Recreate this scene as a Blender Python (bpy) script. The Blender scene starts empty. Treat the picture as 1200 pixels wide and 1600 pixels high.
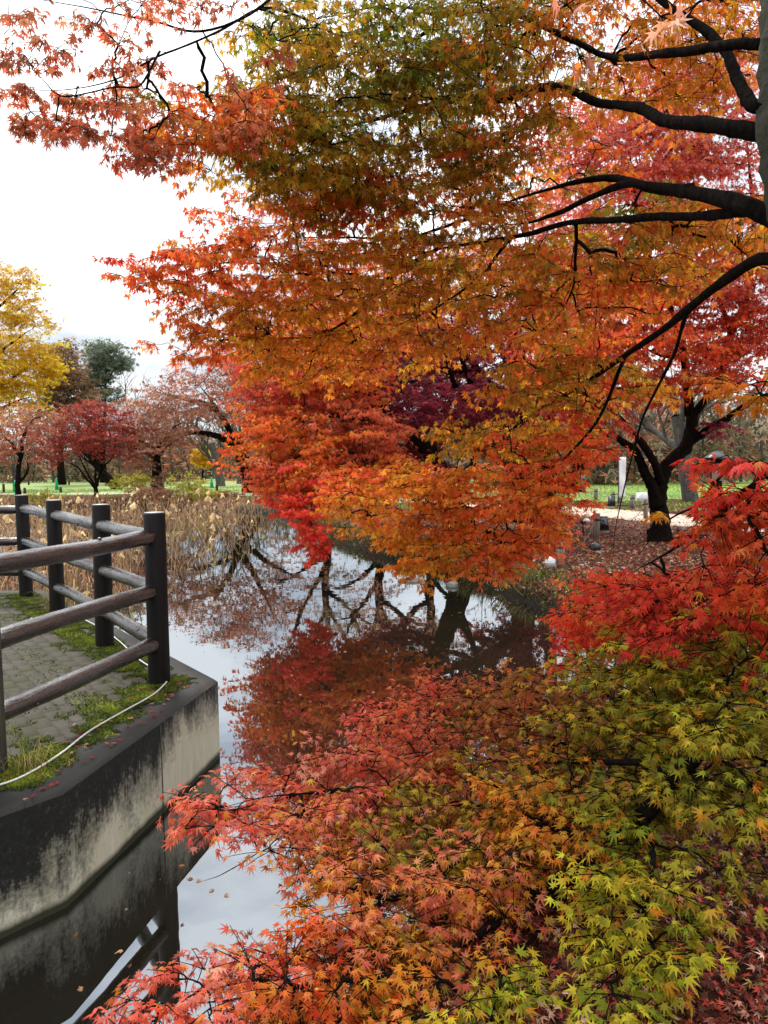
import bpy, math, random
import numpy as np
from mathutils import Vector, Matrix

R = math.radians
rnd = random.Random(7)
rng = np.random.default_rng(11)
S = bpy.context.scene
COL = S.collection

# ------------------------------------------------------------------ camera
CAM_H = 1.5
PITCH, ROLL = R(3.72), R(0.8)
cam_data = bpy.data.cameras.new("camera")
cam = bpy.data.objects.new("camera", cam_data)
COL.objects.link(cam)
cam_data.sensor_fit = 'VERTICAL'
cam_data.sensor_height = 36.0
cam_data.lens = 27.0
cam_data.clip_start = 0.05
cam_data.clip_end = 3000
CAM_ROT = Matrix.Rotation(math.pi / 2 - PITCH, 3, 'X') @ Matrix.Rotation(-ROLL, 3, 'Z')
cam.matrix_world = Matrix.Translation((0, 0, CAM_H)) @ CAM_ROT.to_4x4()
S.camera = cam
CR = np.array(CAM_ROT)

# ------------------------------------------------------------------ world: overcast sky, thin breaks
SUN_EL, SUN_AZ = R(50), R(-28)          # azimuth measured from +Y towards +X
world = bpy.data.worlds.new("World")
S.world = world
world.use_nodes = True
wn, wl = world.node_tree.nodes, world.node_tree.links
wn.clear()
out = wn.new('ShaderNodeOutputWorld')
bg = wn.new('ShaderNodeBackground')
bg.inputs['Strength'].default_value = 0.1
sky = wn.new('ShaderNodeTexSky')
sky.sky_type = 'NISHITA'
sky.sun_disc = False
sky.sun_elevation = SUN_EL
sky.sun_rotation = SUN_AZ
tc = wn.new('ShaderNodeTexCoord')
mp = wn.new('ShaderNodeMapping')
mp.inputs['Scale'].default_value = (1.0, 1.0, 2.6)
mp.inputs['Location'].default_value = (0.9, 0.3, 0.15)
n1 = wn.new('ShaderNodeTexNoise')
n1.inputs['Scale'].default_value = 2.6
n1.inputs['Detail'].default_value = 7
n1.inputs['Roughness'].default_value = 0.52
cr1 = wn.new('ShaderNodeValToRGB')
cr1.color_ramp.elements[0].position = 0.36
cr1.color_ramp.elements[0].color = (0.85, 0.85, 0.85, 1)
cr1.color_ramp.elements[1].position = 0.56
cr1.color_ramp.elements[1].color = (1, 1, 1, 1)
n2 = wn.new('ShaderNodeTexNoise')
n2.inputs['Scale'].default_value = 3.4
n2.inputs['Detail'].default_value = 6
cr2 = wn.new('ShaderNodeValToRGB')
cr2.color_ramp.elements[0].position = 0.40
cr2.color_ramp.elements[0].color = (6.0, 6.6, 7.3, 1)
cr2.color_ramp.elements[1].position = 0.56
cr2.color_ramp.elements[1].color = (11.2, 11.2, 11.3, 1)
mx = wn.new('ShaderNodeMix')
mx.data_type = 'RGBA'
wl.new(tc.outputs['Generated'], mp.inputs['Vector'])
wl.new(mp.outputs[0], n1.inputs['Vector'])
wl.new(mp.outputs[0], n2.inputs['Vector'])
wl.new(n1.outputs['Fac'], cr1.inputs['Fac'])
wl.new(n2.outputs['Fac'], cr2.inputs['Fac'])
wl.new(cr1.outputs['Color'], mx.inputs['Factor'])
wl.new(sky.outputs['Color'], mx.inputs[6])
wl.new(cr2.outputs['Color'], mx.inputs[7])
sepz = wn.new('ShaderNodeSeparateXYZ')
wl.new(tc.outputs['Generated'], sepz.inputs[0])
mz = wn.new('ShaderNodeMapRange')          # (1 + 2 sin(elevation)) / 3, the overcast sky's luminance
mz.inputs['From Min'].default_value = 0.0
mz.inputs['From Max'].default_value = 1.0
mz.inputs['To Min'].default_value = 0.36
mz.inputs['To Max'].default_value = 1.2
wl.new(sepz.outputs['Z'], mz.inputs['Value'])
vm = wn.new('ShaderNodeVectorMath')
vm.operation = 'SCALE'
wl.new(mx.outputs[2], vm.inputs[0])
wl.new(mz.outputs[0], vm.inputs['Scale'])
wl.new(vm.outputs[0], bg.inputs['Color'])
wl.new(bg.outputs[0], out.inputs['Surface'])

sun_data = bpy.data.lights.new("sun", 'SUN')
sun_data.energy = 1.5
sun_data.angle = R(12)
sun_data.color = (1.0, 0.96, 0.9)
sun = bpy.data.objects.new("sun", sun_data)
COL.objects.link(sun)
sd = Vector((math.sin(SUN_AZ) * math.cos(SUN_EL), math.cos(SUN_AZ) * math.cos(SUN_EL), math.sin(SUN_EL)))
sun.rotation_euler = sd.to_track_quat('Z', 'Y').to_euler()

S.view_settings.view_transform = 'Standard'
S.view_settings.look = 'None'
S.view_settings.exposure = 1.45
S.view_settings.gamma = 1.0
S.view_settings.use_curve_mapping = False
S.cycles.max_bounces = 10
S.cycles.diffuse_bounces = 7
S.cycles.glossy_bounces = 4
S.cycles.transmission_bounces = 8
S.cycles.use_denoising = True

# ------------------------------------------------------------------ helpers
WATER = -0.56
LAND = -0.2


def P(px, py, d):
    """Point of the world seen at photo pixel (px,py) at horizontal distance d (world Y)."""
    v = CR @ np.array([(px - 600) / 1200.0, (800 - py) / 1200.0, -1.0])
    return np.array([0, 0, CAM_H]) + v * (d / v[1])


def PZ(px, py, z):
    v = CR @ np.array([(px - 600) / 1200.0, (800 - py) / 1200.0, -1.0])
    return np.array([0, 0, CAM_H]) + v * ((z - CAM_H) / v[2])


def project(p):
    q = (np.asarray(p) - np.array([0, 0, CAM_H])) @ CR
    w = np.where(q[:, 2] < -0.05, -q[:, 2], 1e9)
    return np.stack([600 + 1200 * q[:, 0] / w, 800 - 1200 * q[:, 1] / w, w], 1)


def sm(t):
    t = np.clip(t, 0, 1)
    return t * t * (3 - 2 * t)


def np_mesh(name, verts, tris=None, quads=None, polys=None, cols=None, smooth=False):
    me = bpy.data.meshes.new(name)
    verts = np.asarray(verts, np.float32).reshape(-1, 3)
    loops, starts, n = [], [], 0
    for arr, k in ((tris, 3), (quads, 4)):
        if arr is not None and len(arr):
            a = np.asarray(arr, np.int32).reshape(-1, k)
            loops.append(a.ravel())
            starts.append(n + np.arange(len(a), dtype=np.int32) * k)
            n += a.size
    if polys:
        for pl in polys:
            loops.append(np.asarray(pl, np.int32))
            starts.append(np.array([n], np.int32))
            n += len(pl)
    loops = np.concatenate(loops)
    starts = np.concatenate(starts)
    me.vertices.add(len(verts))
    me.vertices.foreach_set("co", verts.ravel())
    me.loops.add(len(loops))
    me.loops.foreach_set("vertex_index", loops)
    me.polygons.add(len(starts))
    me.polygons.foreach_set("loop_start", starts)
    if cols is not None:
        at = me.color_attributes.new("tint", 'FLOAT_COLOR', 'POINT')
        c = np.ones((len(verts), 4), np.float32)
        c[:, :3] = cols
        at.data.foreach_set("color", c.ravel())
    if smooth:
        me.polygons.foreach_set("use_smooth", np.ones(len(starts), bool))
    me.update(calc_edges=True)
    me.validate()
    return me


def link(name, me, mat=None, parent=None, loc=None, **props):
    o = bpy.data.objects.new(name, me)
    COL.objects.link(o)
    if mat is not None and me is not None and len(me.materials) == 0:
        me.materials.append(mat)
    if parent is not None:
        o.parent = parent
    if loc is not None:
        o.location = loc
    for k, v in props.items():
        if v:
            o[k] = v
    return o


def thing(name, label, cat, loc=(0, 0, 0), group=None, rz=0.0):
    o = link(name, None, loc=tuple(loc), label=label, category=cat, group=group)
    o.empty_display_size = 0.1
    o.rotation_euler.z = rz
    return o


class MB:
    """Collects simple solids into one mesh."""

    def __init__(s):
        s.v, s.t, s.q, s.p, s.n = [], [], [], [], 0

    def _add(s, v):
        v = np.asarray(v, float).reshape(-1, 3)
        b = s.n
        s.v.append(v)
        s.n += len(v)
        return b

    def tube(s, pts, rad, sides=6, caps=True, jit=0.0, ref=None):
        pts = np.asarray(pts, float)
        n = len(pts)
        rad = np.broadcast_to(np.asarray(rad, float), (n,))
        t = np.gradient(pts, axis=0)
        t /= np.linalg.norm(t, axis=1, keepdims=True) + 1e-9
        if ref is None:
            ref = np.eye(3)[np.argmin(np.abs(t).max(0))]
        u = np.cross(t, ref)
        u /= np.linalg.norm(u, axis=1, keepdims=True) + 1e-9
        w = np.cross(t, u)
        a = np.arange(sides) * 2 * np.pi / sides
        rr = rad[:, None] * (1 + (rng.normal(0, jit, (n, sides)) if jit else 0) * np.ones((n, sides)))
        ring = pts[:, None] + rr[..., None] * (np.cos(a)[None, :, None] * u[:, None] + np.sin(a)[None, :, None] * w[:, None])
        b = s._add(ring)
        i = np.arange(n - 1)[:, None] * sides
        j = np.arange(sides)[None]
        k = (j + 1) % sides
        s.q.append((b + np.stack([i + j, i + k, i + sides + k, i + sides + j], -1)).reshape(-1, 4))
        if caps:
            s.p.append(list(range(b + sides - 1, b - 1, -1)))
            s.p.append(list(range(b + (n - 1) * sides, b + n * sides)))
        return s

    def lathe(s, prof, sides=16, axis=(0, 0)):
        pr = np.asarray(prof, float)
        a = np.arange(sides) * 2 * np.pi / sides
        ring = np.stack([axis[0] + pr[:, 0, None] * np.cos(a), axis[1] + pr[:, 0, None] * np.sin(a), np.repeat(pr[:, 1, None], sides, 1)], -1)
        b = s._add(ring)
        n = len(pr)
        i = np.arange(n - 1)[:, None] * sides
        j = np.arange(sides)[None]
        k = (j + 1) % sides
        s.q.append((b + np.stack([i + j, i + k, i + sides + k, i + sides + j], -1)).reshape(-1, 4))
        s.p.append(list(range(b + sides - 1, b - 1, -1)))
        s.p.append(list(range(b + (n - 1) * sides, b + n * sides)))
        return s

    def box(s, lo, hi, M=None, bevel=0.0):
        (x0, y0, z0), (x1, y1, z1) = lo, hi
        if bevel:
            e = bevel
            v = [(x0, y0, z0), (x1, y0, z0), (x1, y1, z0), (x0, y1, z0),
                 (x0, y0, z1 - e), (x1, y0, z1 - e), (x1, y1, z1 - e), (x0, y1, z1 - e),
                 (x0 + e, y0 + e, z1), (x1 - e, y0 + e, z1), (x1 - e, y1 - e, z1), (x0 + e, y1 - e, z1)]
            f = [(3, 2, 1, 0), (8, 9, 10, 11)]
            for a in (0, 4):
                for k in range(4):
                    l = (k + 1) % 4
                    f.append((a + k, a + l, a + 4 + l, a + 4 + k))
        else:
            v = [(x0, y0, z0), (x1, y0, z0), (x1, y1, z0), (x0, y1, z0), (x0, y0, z1), (x1, y0, z1), (x1, y1, z1), (x0, y1, z1)]
            f = [(3, 2, 1, 0), (4, 5, 6, 7), (0, 1, 5, 4), (1, 2, 6, 5), (2, 3, 7, 6), (3, 0, 4, 7)]
        v = np.array(v, float)
        if M is not None:
            m = np.array(M)
            v = v @ m[:3, :3].T + m[:3, 3]
        b = s._add(v)
        s.q.append(np.array(f) + b)
        return s

    def mesh(s, name, smooth=False):
        return np_mesh(name, np.concatenate(s.v), np.concatenate(s.t) if s.t else None, np.concatenate(s.q) if s.q else None, s.p, smooth=smooth)

    def obj(s, name, mat, parent=None, loc=None, smooth=False, **props):
        return link(name, s.mesh(name, smooth), mat, parent, loc, **props)


# ------------------------------------------------------------------ materials
def material(name):
    m = bpy.data.materials.new(name)
    m.use_nodes = True
    nt = m.node_tree
    b = nt.nodes['Principled BSDF']
    return m, nt, b


def N(nt, typ, **kw):
    n = nt.nodes.new(typ)
    for k, v in kw.items():
        if k in n.inputs:
            n.inputs[k].default_value = v
        else:
            setattr(n, k, v)
    return n


def ramp(nt, stops, fac=None):
    r = nt.nodes.new('ShaderNodeValToRGB')
    e = r.color_ramp.elements
    while len(e) < len(stops):
        e.new(0.5)
    for i, (p, c) in enumerate(stops):
        e[i].position = p
        e[i].color = (*c, 1) if len(c) == 3 else c
    if fac is not None:
        nt.links.new(fac, r.inputs['Fac'])
    return r


def noise(nt, scale, detail=5, rough=0.55, vec=None, stretch=None):
    n = N(nt, 'ShaderNodeTexNoise')
    n.inputs['Scale'].default_value = scale
    n.inputs['Detail'].default_value = detail
    n.inputs['Roughness'].default_value = rough
    if vec is None:
        vec = nt.nodes.new('ShaderNodeTexCoord').outputs['Object']
    if stretch:
        m = N(nt, 'ShaderNodeMapping')
        m.inputs['Scale'].default_value = stretch
        nt.links.new(vec, m.inputs['Vector'])
        vec = m.outputs[0]
    nt.links.new(vec, n.inputs['Vector'])
    return n


def bump(nt, b, h, strength=0.4, dist=0.01):
    k = N(nt, 'ShaderNodeBump')
    k.inputs['Strength'].default_value = strength
    k.inputs['Distance'].default_value = dist
    nt.links.new(h, k.inputs['Height'])
    nt.links.new(k.outputs[0], b.inputs['Normal'])
    return k


def simple(name, stops, scale=8, rough=0.7, bstr=0.3, bdist=0.01, stretch=None, detail=6, spec=0.5):
    m, nt, b = material(name)
    n = noise(nt, scale, detail, 0.6, stretch=stretch)
    r = ramp(nt, stops, n.outputs['Fac'])
    nt.links.new(r.outputs[0], b.inputs['Base Color'])
    b.inputs['Roughness'].default_value = rough
    b.inputs['Specular IOR Level'].default_value = spec
    if bstr:
        bump(nt, b, n.outputs['Fac'], bstr, bdist)
    return m


def leaf_material(name, source, rough=0.5, trans=0.6):
    """source 'tint' = colour of each leaf of a crown; 'object' = the leaf object's own colour."""
    m, nt, b = material(name)
    if source == 'tint':
        a = N(nt, 'ShaderNodeAttribute')
        a.attribute_name = 'tint'
        c = a.outputs['Color']
    else:
        c = N(nt, 'ShaderNodeObjectInfo').outputs['Color']
    mo = noise(nt, 95, 4, 0.6)
    mv = N(nt, 'ShaderNodeMapRange')
    mv.inputs['From Min'].default_value = .3
    mv.inputs['From Max'].default_value = .7
    mv.inputs['To Min'].default_value = .72
    mv.inputs['To Max'].default_value = 1.15
    nt.links.new(mo.outputs['Fac'], mv.inputs['Value'])
    vs_ = N(nt, 'ShaderNodeVectorMath', operation='SCALE')
    nt.links.new(c, vs_.inputs[0])
    nt.links.new(mv.outputs[0], vs_.inputs['Scale'])
    c = vs_.outputs[0]
    nt.links.new(c, b.inputs['Base Color'])
    b.inputs['Roughness'].default_value = rough
    b.inputs['Specular IOR Level'].default_value = 0.16
    tr = N(nt, 'ShaderNodeBsdfTranslucent')
    nt.links.new(c, tr.inputs['Color'])
    mix = N(nt, 'ShaderNodeMixShader')
    mix.inputs[0].default_value = trans
    nt.links.new(b.outputs[0], mix.inputs[1])
    nt.links.new(tr.outputs[0], mix.inputs[2])
    nt.links.new(mix.outputs[0], nt.nodes['Material Output'].inputs['Surface'])
    return m


LEAF = leaf_material("maple leaf", 'tint')
LEAF_ONE = leaf_material("single maple leaf", 'object')
DRY = leaf_material("dry leaf", 'tint', 0.8, 0.15)
BARK = simple("dark maple bark", [(0.3, (0.003, 0.0024, 0.002)), (0.66, (0.014, 0.010, 0.008)), (0.78, (0.045, 0.042, 0.03))], 30, 0.95, 0.9, 0.03, (1, 1, 0.5), spec=0.04)
TWIGGY = simple("far brown twigs", [(0.3, (0.05, 0.038, 0.032)), (0.7, (0.12, 0.09, 0.075))], 6, 0.9, 0)
BARK_GREY = simple("grey bark", [(0.3, (0.028, 0.025, 0.022)), (0.7, (0.10, 0.09, 0.077))], 9, 0.9, 0.5, 0.03, (1, 1, 0.4))


def mossy_bark():
    m, nt, b = material("mossy bark")
    n = noise(nt, 5, 6, 0.65)
    f = noise(nt, 60, 6, 0.7)
    r1 = ramp(nt, [(0.3, (0.014, 0.011, 0.008)), (0.7, (0.06, 0.05, 0.036))], f.outputs['Fac'])
    r2 = ramp(nt, [(0.3, (0.008, 0.011, 0.003)), (0.75, (0.042, 0.05, 0.016))], f.outputs['Fac'])
    k = ramp(nt, [(0.36, (0, 0, 0)), (0.54, (1, 1, 1))], n.outputs['Fac'])
    mx = N(nt, 'ShaderNodeMix', data_type='RGBA')
    nt.links.new(k.outputs[0], mx.inputs['Factor'])
    nt.links.new(r1.outputs[0], mx.inputs[6])
    nt.links.new(r2.outputs[0], mx.inputs[7])
    nt.links.new(mx.outputs[2], b.inputs['Base Color'])
    b.inputs['Roughness'].default_value = 0.95
    bump(nt, b, f.outputs['Fac'], 0.8, 0.02)
    return m


BARK_MOSS = mossy_bark()


def water_material():
    m, nt, b = material("still pond water")
    nt.nodes.remove(b)
    d = N(nt, 'ShaderNodeBsdfDiffuse')
    tcn = nt.nodes.new('ShaderNodeTexCoord').outputs['Object']
    nm = noise(nt, 0.35, 4, 0.5, tcn)
    mud = ramp(nt, [(0.35, (0.008, 0.007, 0.004)), (0.65, (0.022, 0.016, 0.009))], nm.outputs['Fac'])
    nt.links.new(mud.outputs[0], d.inputs['Color'])
    g = N(nt, 'ShaderNodeBsdfGlossy')
    g.inputs['Roughness'].default_value = 0.0
    g.inputs['Color'].default_value = (0.69, 0.75, 0.81, 1)
    rip = noise(nt, 1.7, 3, 0.5, tcn)
    bp = N(nt, 'ShaderNodeBump')
    bp.inputs['Strength'].default_value = 0.06
    bp.inputs['Distance'].default_value = 0.02
    nt.links.new(rip.outputs['Fac'], bp.inputs['Height'])
    nt.links.new(bp.outputs[0], g.inputs['Normal'])
    fr = N(nt, 'ShaderNodeFresnel')
    fr.inputs['IOR'].default_value = 1.33
    p = N(nt, 'ShaderNodeMath', operation='POWER')
    nt.links.new(fr.outputs[0], p.inputs[0])
    p.inputs[1].default_value = 0.5
    ma = N(nt, 'ShaderNodeMath', operation='MULTIPLY_ADD')
    nt.links.new(p.outputs[0], ma.inputs[0])
    ma.inputs[1].default_value = 0.85
    ma.inputs[2].default_value = 0.15
    mix = N(nt, 'ShaderNodeMixShader')
    nt.links.new(ma.outputs[0], mix.inputs[0])
    nt.links.new(d.outputs[0], mix.inputs[1])
    nt.links.new(g.outputs[0], mix.inputs[2])
    nt.links.new(mix.outputs[0], nt.nodes['Material Output'].inputs['Surface'])
    return m


# ------------------------------------------------------------------ ground, pond, path
POND = np.array([(-.25, -12), (-.25, 0), (-.05, 2.4), (.15, 3.3), (1.0, 4.8), (2.2, 6.4), (2.55, 8), (2.4, 10), (1.75, 12), (1.15, 14.1),
                 (.4, 16.2), (-.6, 18.2), (-2.3, 23.5), (-4.6, 31.7), (-9, 36), (-17, 39.5), (-32, 42), (-70, 44), (-70, -12)], float)


def pond_distance(x, y):
    """Distance to the shoreline; negative on the water side."""
    x, y = np.asarray(x, float), np.asarray(y, float)
    best = np.full(x.shape, 1e9)
    inside = np.zeros(x.shape, bool)
    for (ax, ay), (bx, by) in zip(POND, np.roll(POND, -1, 0)):
        dx, dy = bx - ax, by - ay
        t = np.clip(((x - ax) * dx + (y - ay) * dy) / (dx * dx + dy * dy), 0, 1)
        best = np.minimum(best, np.hypot(x - ax - t * dx, y - ay - t * dy))
        c = (ay > y) != (by > y)
        inside ^= c & (x < (bx - ax) * (y - ay) / (by - ay + 1e-12) + ax)
    return np.where(inside, -best, best)


def wob(x, y, f, s=0):
    return (np.sin(x * f + 1.3 * s) * np.cos(y * f * 1.13 + s) + 0.5 * np.sin(x * f * 2.3 + y * f * 1.7 + 2 * s) + 0.25 * np.sin(x * f * 4.9 - y * f * 5.3 + s)) / 1.75


def ground_z(x, y):
    d = pond_distance(x, y) + 0.12 * wob(x, y, 2.1, 1)
    z = np.where(d < 0, WATER - 0.03 + np.maximum(d * 0.7, -0.9), 0)
    z = np.where(d >= 0, WATER - 0.03 + 0.27 * sm(d / 0.22) + 0.12 * sm((d - 0.2) / 2.2), z)
    return z + np.where(d > 0, 0.025 * wob(x, y, 1.3, 2) * np.clip(d, 0, 1), 0)


def axis(lo, hi, fine_lo, fine_hi, step, grow=1.13, big=40):
    a = list(np.arange(fine_lo, fine_hi, step))
    s, v = step, a[-1]
    while v < hi:
        s = min(s * grow, big)
        v += s
        a.append(v)
    s, v = step, a[0]
    while v > lo:
        s = min(s * grow, big)
        v -= s
        a.insert(0, v)
    return np.array(a)


GX = axis(-900, 900, -5.0, 9.0, 0.2, 1.16)
GY = axis(-300, 1800, 1.5, 20.0, 0.2, 1.06)
gx, gy = np.meshgrid(GX, GY)
gz = ground_z(gx, gy)
NX, NY = len(GX), len(GY)
gv = np.stack([gx, gy, gz], -1).reshape(-1, 3)
ii, jj = np.meshgrid(np.arange(NX - 1), np.arange(NY - 1))
gq = np.stack([jj * NX + ii, jj * NX + ii + 1, (jj + 1) * NX + ii + 1, (jj + 1) * NX + ii], -1).reshape(-1, 4)

GROUND = None


def ground_material():
    m, nt, b = material("leaf strewn soil")
    t = nt.nodes.new('ShaderNodeTexCoord').outputs['Object']
    a = noise(nt, 22, 8, 0.7, t)
    c = noise(nt, 0.7, 5, 0.6, t)
    v = N(nt, 'ShaderNodeTexVoronoi')
    v.inputs['Scale'].default_value = 26
    nt.links.new(t, v.inputs['Vector'])
    soil = ramp(nt, [(0.25, (0.008, 0.004, 0.003)), (0.5, (0.04, 0.015, 0.010)), (0.75, (0.13, 0.05, 0.033))], a.outputs['Fac'])
    lit = ramp(nt, [(0.0, (0.07, 0.016, 0.012)), (0.35, (0.14, 0.04, 0.022)), (0.65, (0.05, 0.02, 0.013)), (1.0, (0.2, 0.1, 0.06))], v.outputs['Color'])
    mx = N(nt, 'ShaderNodeMix', data_type='RGBA')
    mx.inputs['Factor'].default_value = 0.5
    nt.links.new(soil.outputs[0], mx.inputs[6])
    nt.links.new(lit.outputs[0], mx.inputs[7])
    grass = ramp(nt, [(0.3, (0.05, 0.06, 0.012)), (0.7, (0.16, 0.17, 0.03))], a.outputs['Fac'])
    k = ramp(nt, [(0.54, (0, 0, 0)), (0.68, (0.6, 0.6, 0.6))], c.outputs['Fac'])
    m2 = N(nt, 'ShaderNodeMix', data_type='RGBA')
    nt.links.new(k.outputs[0], m2.inputs['Factor'])
    nt.links.new(mx.outputs[2], m2.inputs[6])
    nt.links.new(grass.outputs[0], m2.inputs[7])
    sp = N(nt, 'ShaderNodeSeparateXYZ')
    nt.links.new(t, sp.inputs[0])
    hm = N(nt, 'ShaderNodeMapRange')
    hm.inputs['From Min'].default_value = -.46
    hm.inputs['From Max'].default_value = -.30
    hm.inputs['To Min'].default_value = 1
    hm.inputs['To Max'].default_value = 0
    nt.links.new(sp.outputs['Z'], hm.inputs['Value'])
    m4 = N(nt, 'ShaderNodeMix', data_type='RGBA')
    nt.links.new(hm.outputs[0], m4.inputs['Factor'])
    nt.links.new(m2.outputs[2], m4.inputs[6])
    m4.inputs[7].default_value = (0.016, 0.012, 0.008, 1)
    nt.links.new(m4.outputs[2], b.inputs['Base Color'])
    b.inputs['Roughness'].default_value = 0.9
    b.inputs['Specular IOR Level'].default_value = 0.08
    bump(nt, b, a.outputs['Fac'], 0.9, 0.05)
    return m


link("ground", np_mesh("ground", gv, quads=gq, smooth=True), ground_material(), kind='structure')

# lawn: the mown grass beyond the pond and beyond the path, with leaf-strewn patches
lx, ly = gx[:-1, :-1].ravel(), gy[:-1, :-1].ravel()
ld = pond_distance(lx, ly)
far_bank = (ld > 4.5 + 0.8 * wob(lx, ly, .35, 3)) & (ly > 35 - .2 * lx + 1.5 * wob(lx, ly, .3, 1)) & (ly < 150)
right_lawn = (ly > 31 + 1.5 * wob(lx, ly, .35, 2)) & (lx > 0.0) & (ly < 150)
mask = (far_bank | right_lawn)
lawn_q = gq[mask]
used, inv = np.unique(lawn_q, return_inverse=True)
lawn_v = gv[used] + np.array([0, 0, 0.012])


def lawn_material():
    m, nt, b = material("mown lawn")
    t = nt.nodes.new('ShaderNodeTexCoord').outputs['Object']
    a = noise(nt, 14, 6, 0.7, t)
    c = noise(nt, 0.33, 5, 0.62, t)
    g = ramp(nt, [(0.3, (0.08, 0.17, 0.016)), (0.7, (0.19, 0.33, 0.04))], a.outputs['Fac'])
    l = ramp(nt, [(0.3, (0.13, 0.07, 0.03)), (0.7, (0.3, 0.2, 0.07))], a.outputs['Fac'])
    k = ramp(nt, [(0.44, (0, 0, 0)), (0.64, (0.85, 0.85, 0.85))], c.outputs['Fac'])
    mx = N(nt, 'ShaderNodeMix', data_type='RGBA')
    nt.links.new(k.outputs[0], mx.inputs['Factor'])
    nt.links.new(g.outputs[0], mx.inputs[6])
    nt.links.new(l.outputs[0], mx.inputs[7])
    nt.links.new(mx.outputs[2], b.inputs['Base Color'])
    b.inputs['Roughness'].default_value = 0.8
    bump(nt, b, a.outputs['Fac'], 0.5, 0.04)
    return m


link("lawn", np_mesh("lawn", lawn_v, quads=inv.reshape(-1, 4), smooth=True), lawn_material(), kind='structure')


def catmull(pts, per=6):
    p = np.asarray(pts, float)
    p = np.vstack([2 * p[0] - p[1], p, 2 * p[-1] - p[-2]])
    o = []
    for i in range(1, len(p) - 2):
        t = np.linspace(0, 1, per, endpoint=False)[:, None]
        a, b, c, d = p[i - 1], p[i], p[i + 1], p[i + 2]
        o.append(0.5 * (2 * b + (c - a) * t + (2 * a - 5 * b + 4 * c - d) * t ** 2 + (3 * b - a - 3 * c + d) * t ** 3))
    o.append(p[-2][None])
    return np.vstack(o)


pathline = catmull([(16, 9), (12, 13.5), (9.2, 18.5), (7.4, 23), (5.6, 27), (3.0, 31), (-1, 36), (-8, 43), (-20, 48), (-50, 52)], 16)
tg = np.gradient(pathline, axis=0)
tg /= np.linalg.norm(tg, axis=1, keepdims=True)
nrm = np.stack([tg[:, 1], -tg[:, 0]], 1)
NW = 9
pv = []
for k in range(len(pathline)):
    w = 1.25 * np.linspace(-1, 1, NW)
    w[0] -= .18 * rnd.random()
    w[-1] += .18 * rnd.random()
    q = pathline[k][None] + nrm[k][None] * w[:, None]
    pv.append(np.stack([q[:, 0], q[:, 1], ground_z(q[:, 0], q[:, 1]) + 0.03 - 0.025 * np.abs(np.linspace(-1, 1, NW)) ** 8], 1))
pv = np.concatenate(pv)
i, j = np.meshgrid(np.arange(NW - 1), np.arange(len(pathline) - 1))
pq = np.stack([j * NW + i, j * NW + i + 1, (j + 1) * NW + i + 1, (j + 1) * NW + i], -1).reshape(-1, 4)
link("path", np_mesh("path", pv, quads=pq, smooth=True),
     simple("pale gravel path", [(0.3, (0.3, 0.23, 0.17)), (0.7, (0.52, 0.43, 0.34))], 9, 0.9, 0.3, 0.01), kind='structure')

wv = [(-80, -15, WATER), (4, -15, WATER), (4, 46, WATER), (-80, 46, WATER)]
link("water", np_mesh("water", wv, quads=[(0, 1, 2, 3)]), water_material(), kind='structure')

# ------------------------------------------------------------------ the concrete platform by the water
FD = np.array([-.593, .805])                       # direction of the fence along the far edge
FN = np.array([.805, .593])                        # outward
K = np.array([-1.51, 3.47])
C_ = np.array([-1.18, 5.29])
E = C_ + FD * 4.95
L = np.array([-4.3, .1])
DECK = np.array([L, K, C_, E, (-14, 10.0), (-14, .1)])


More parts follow.
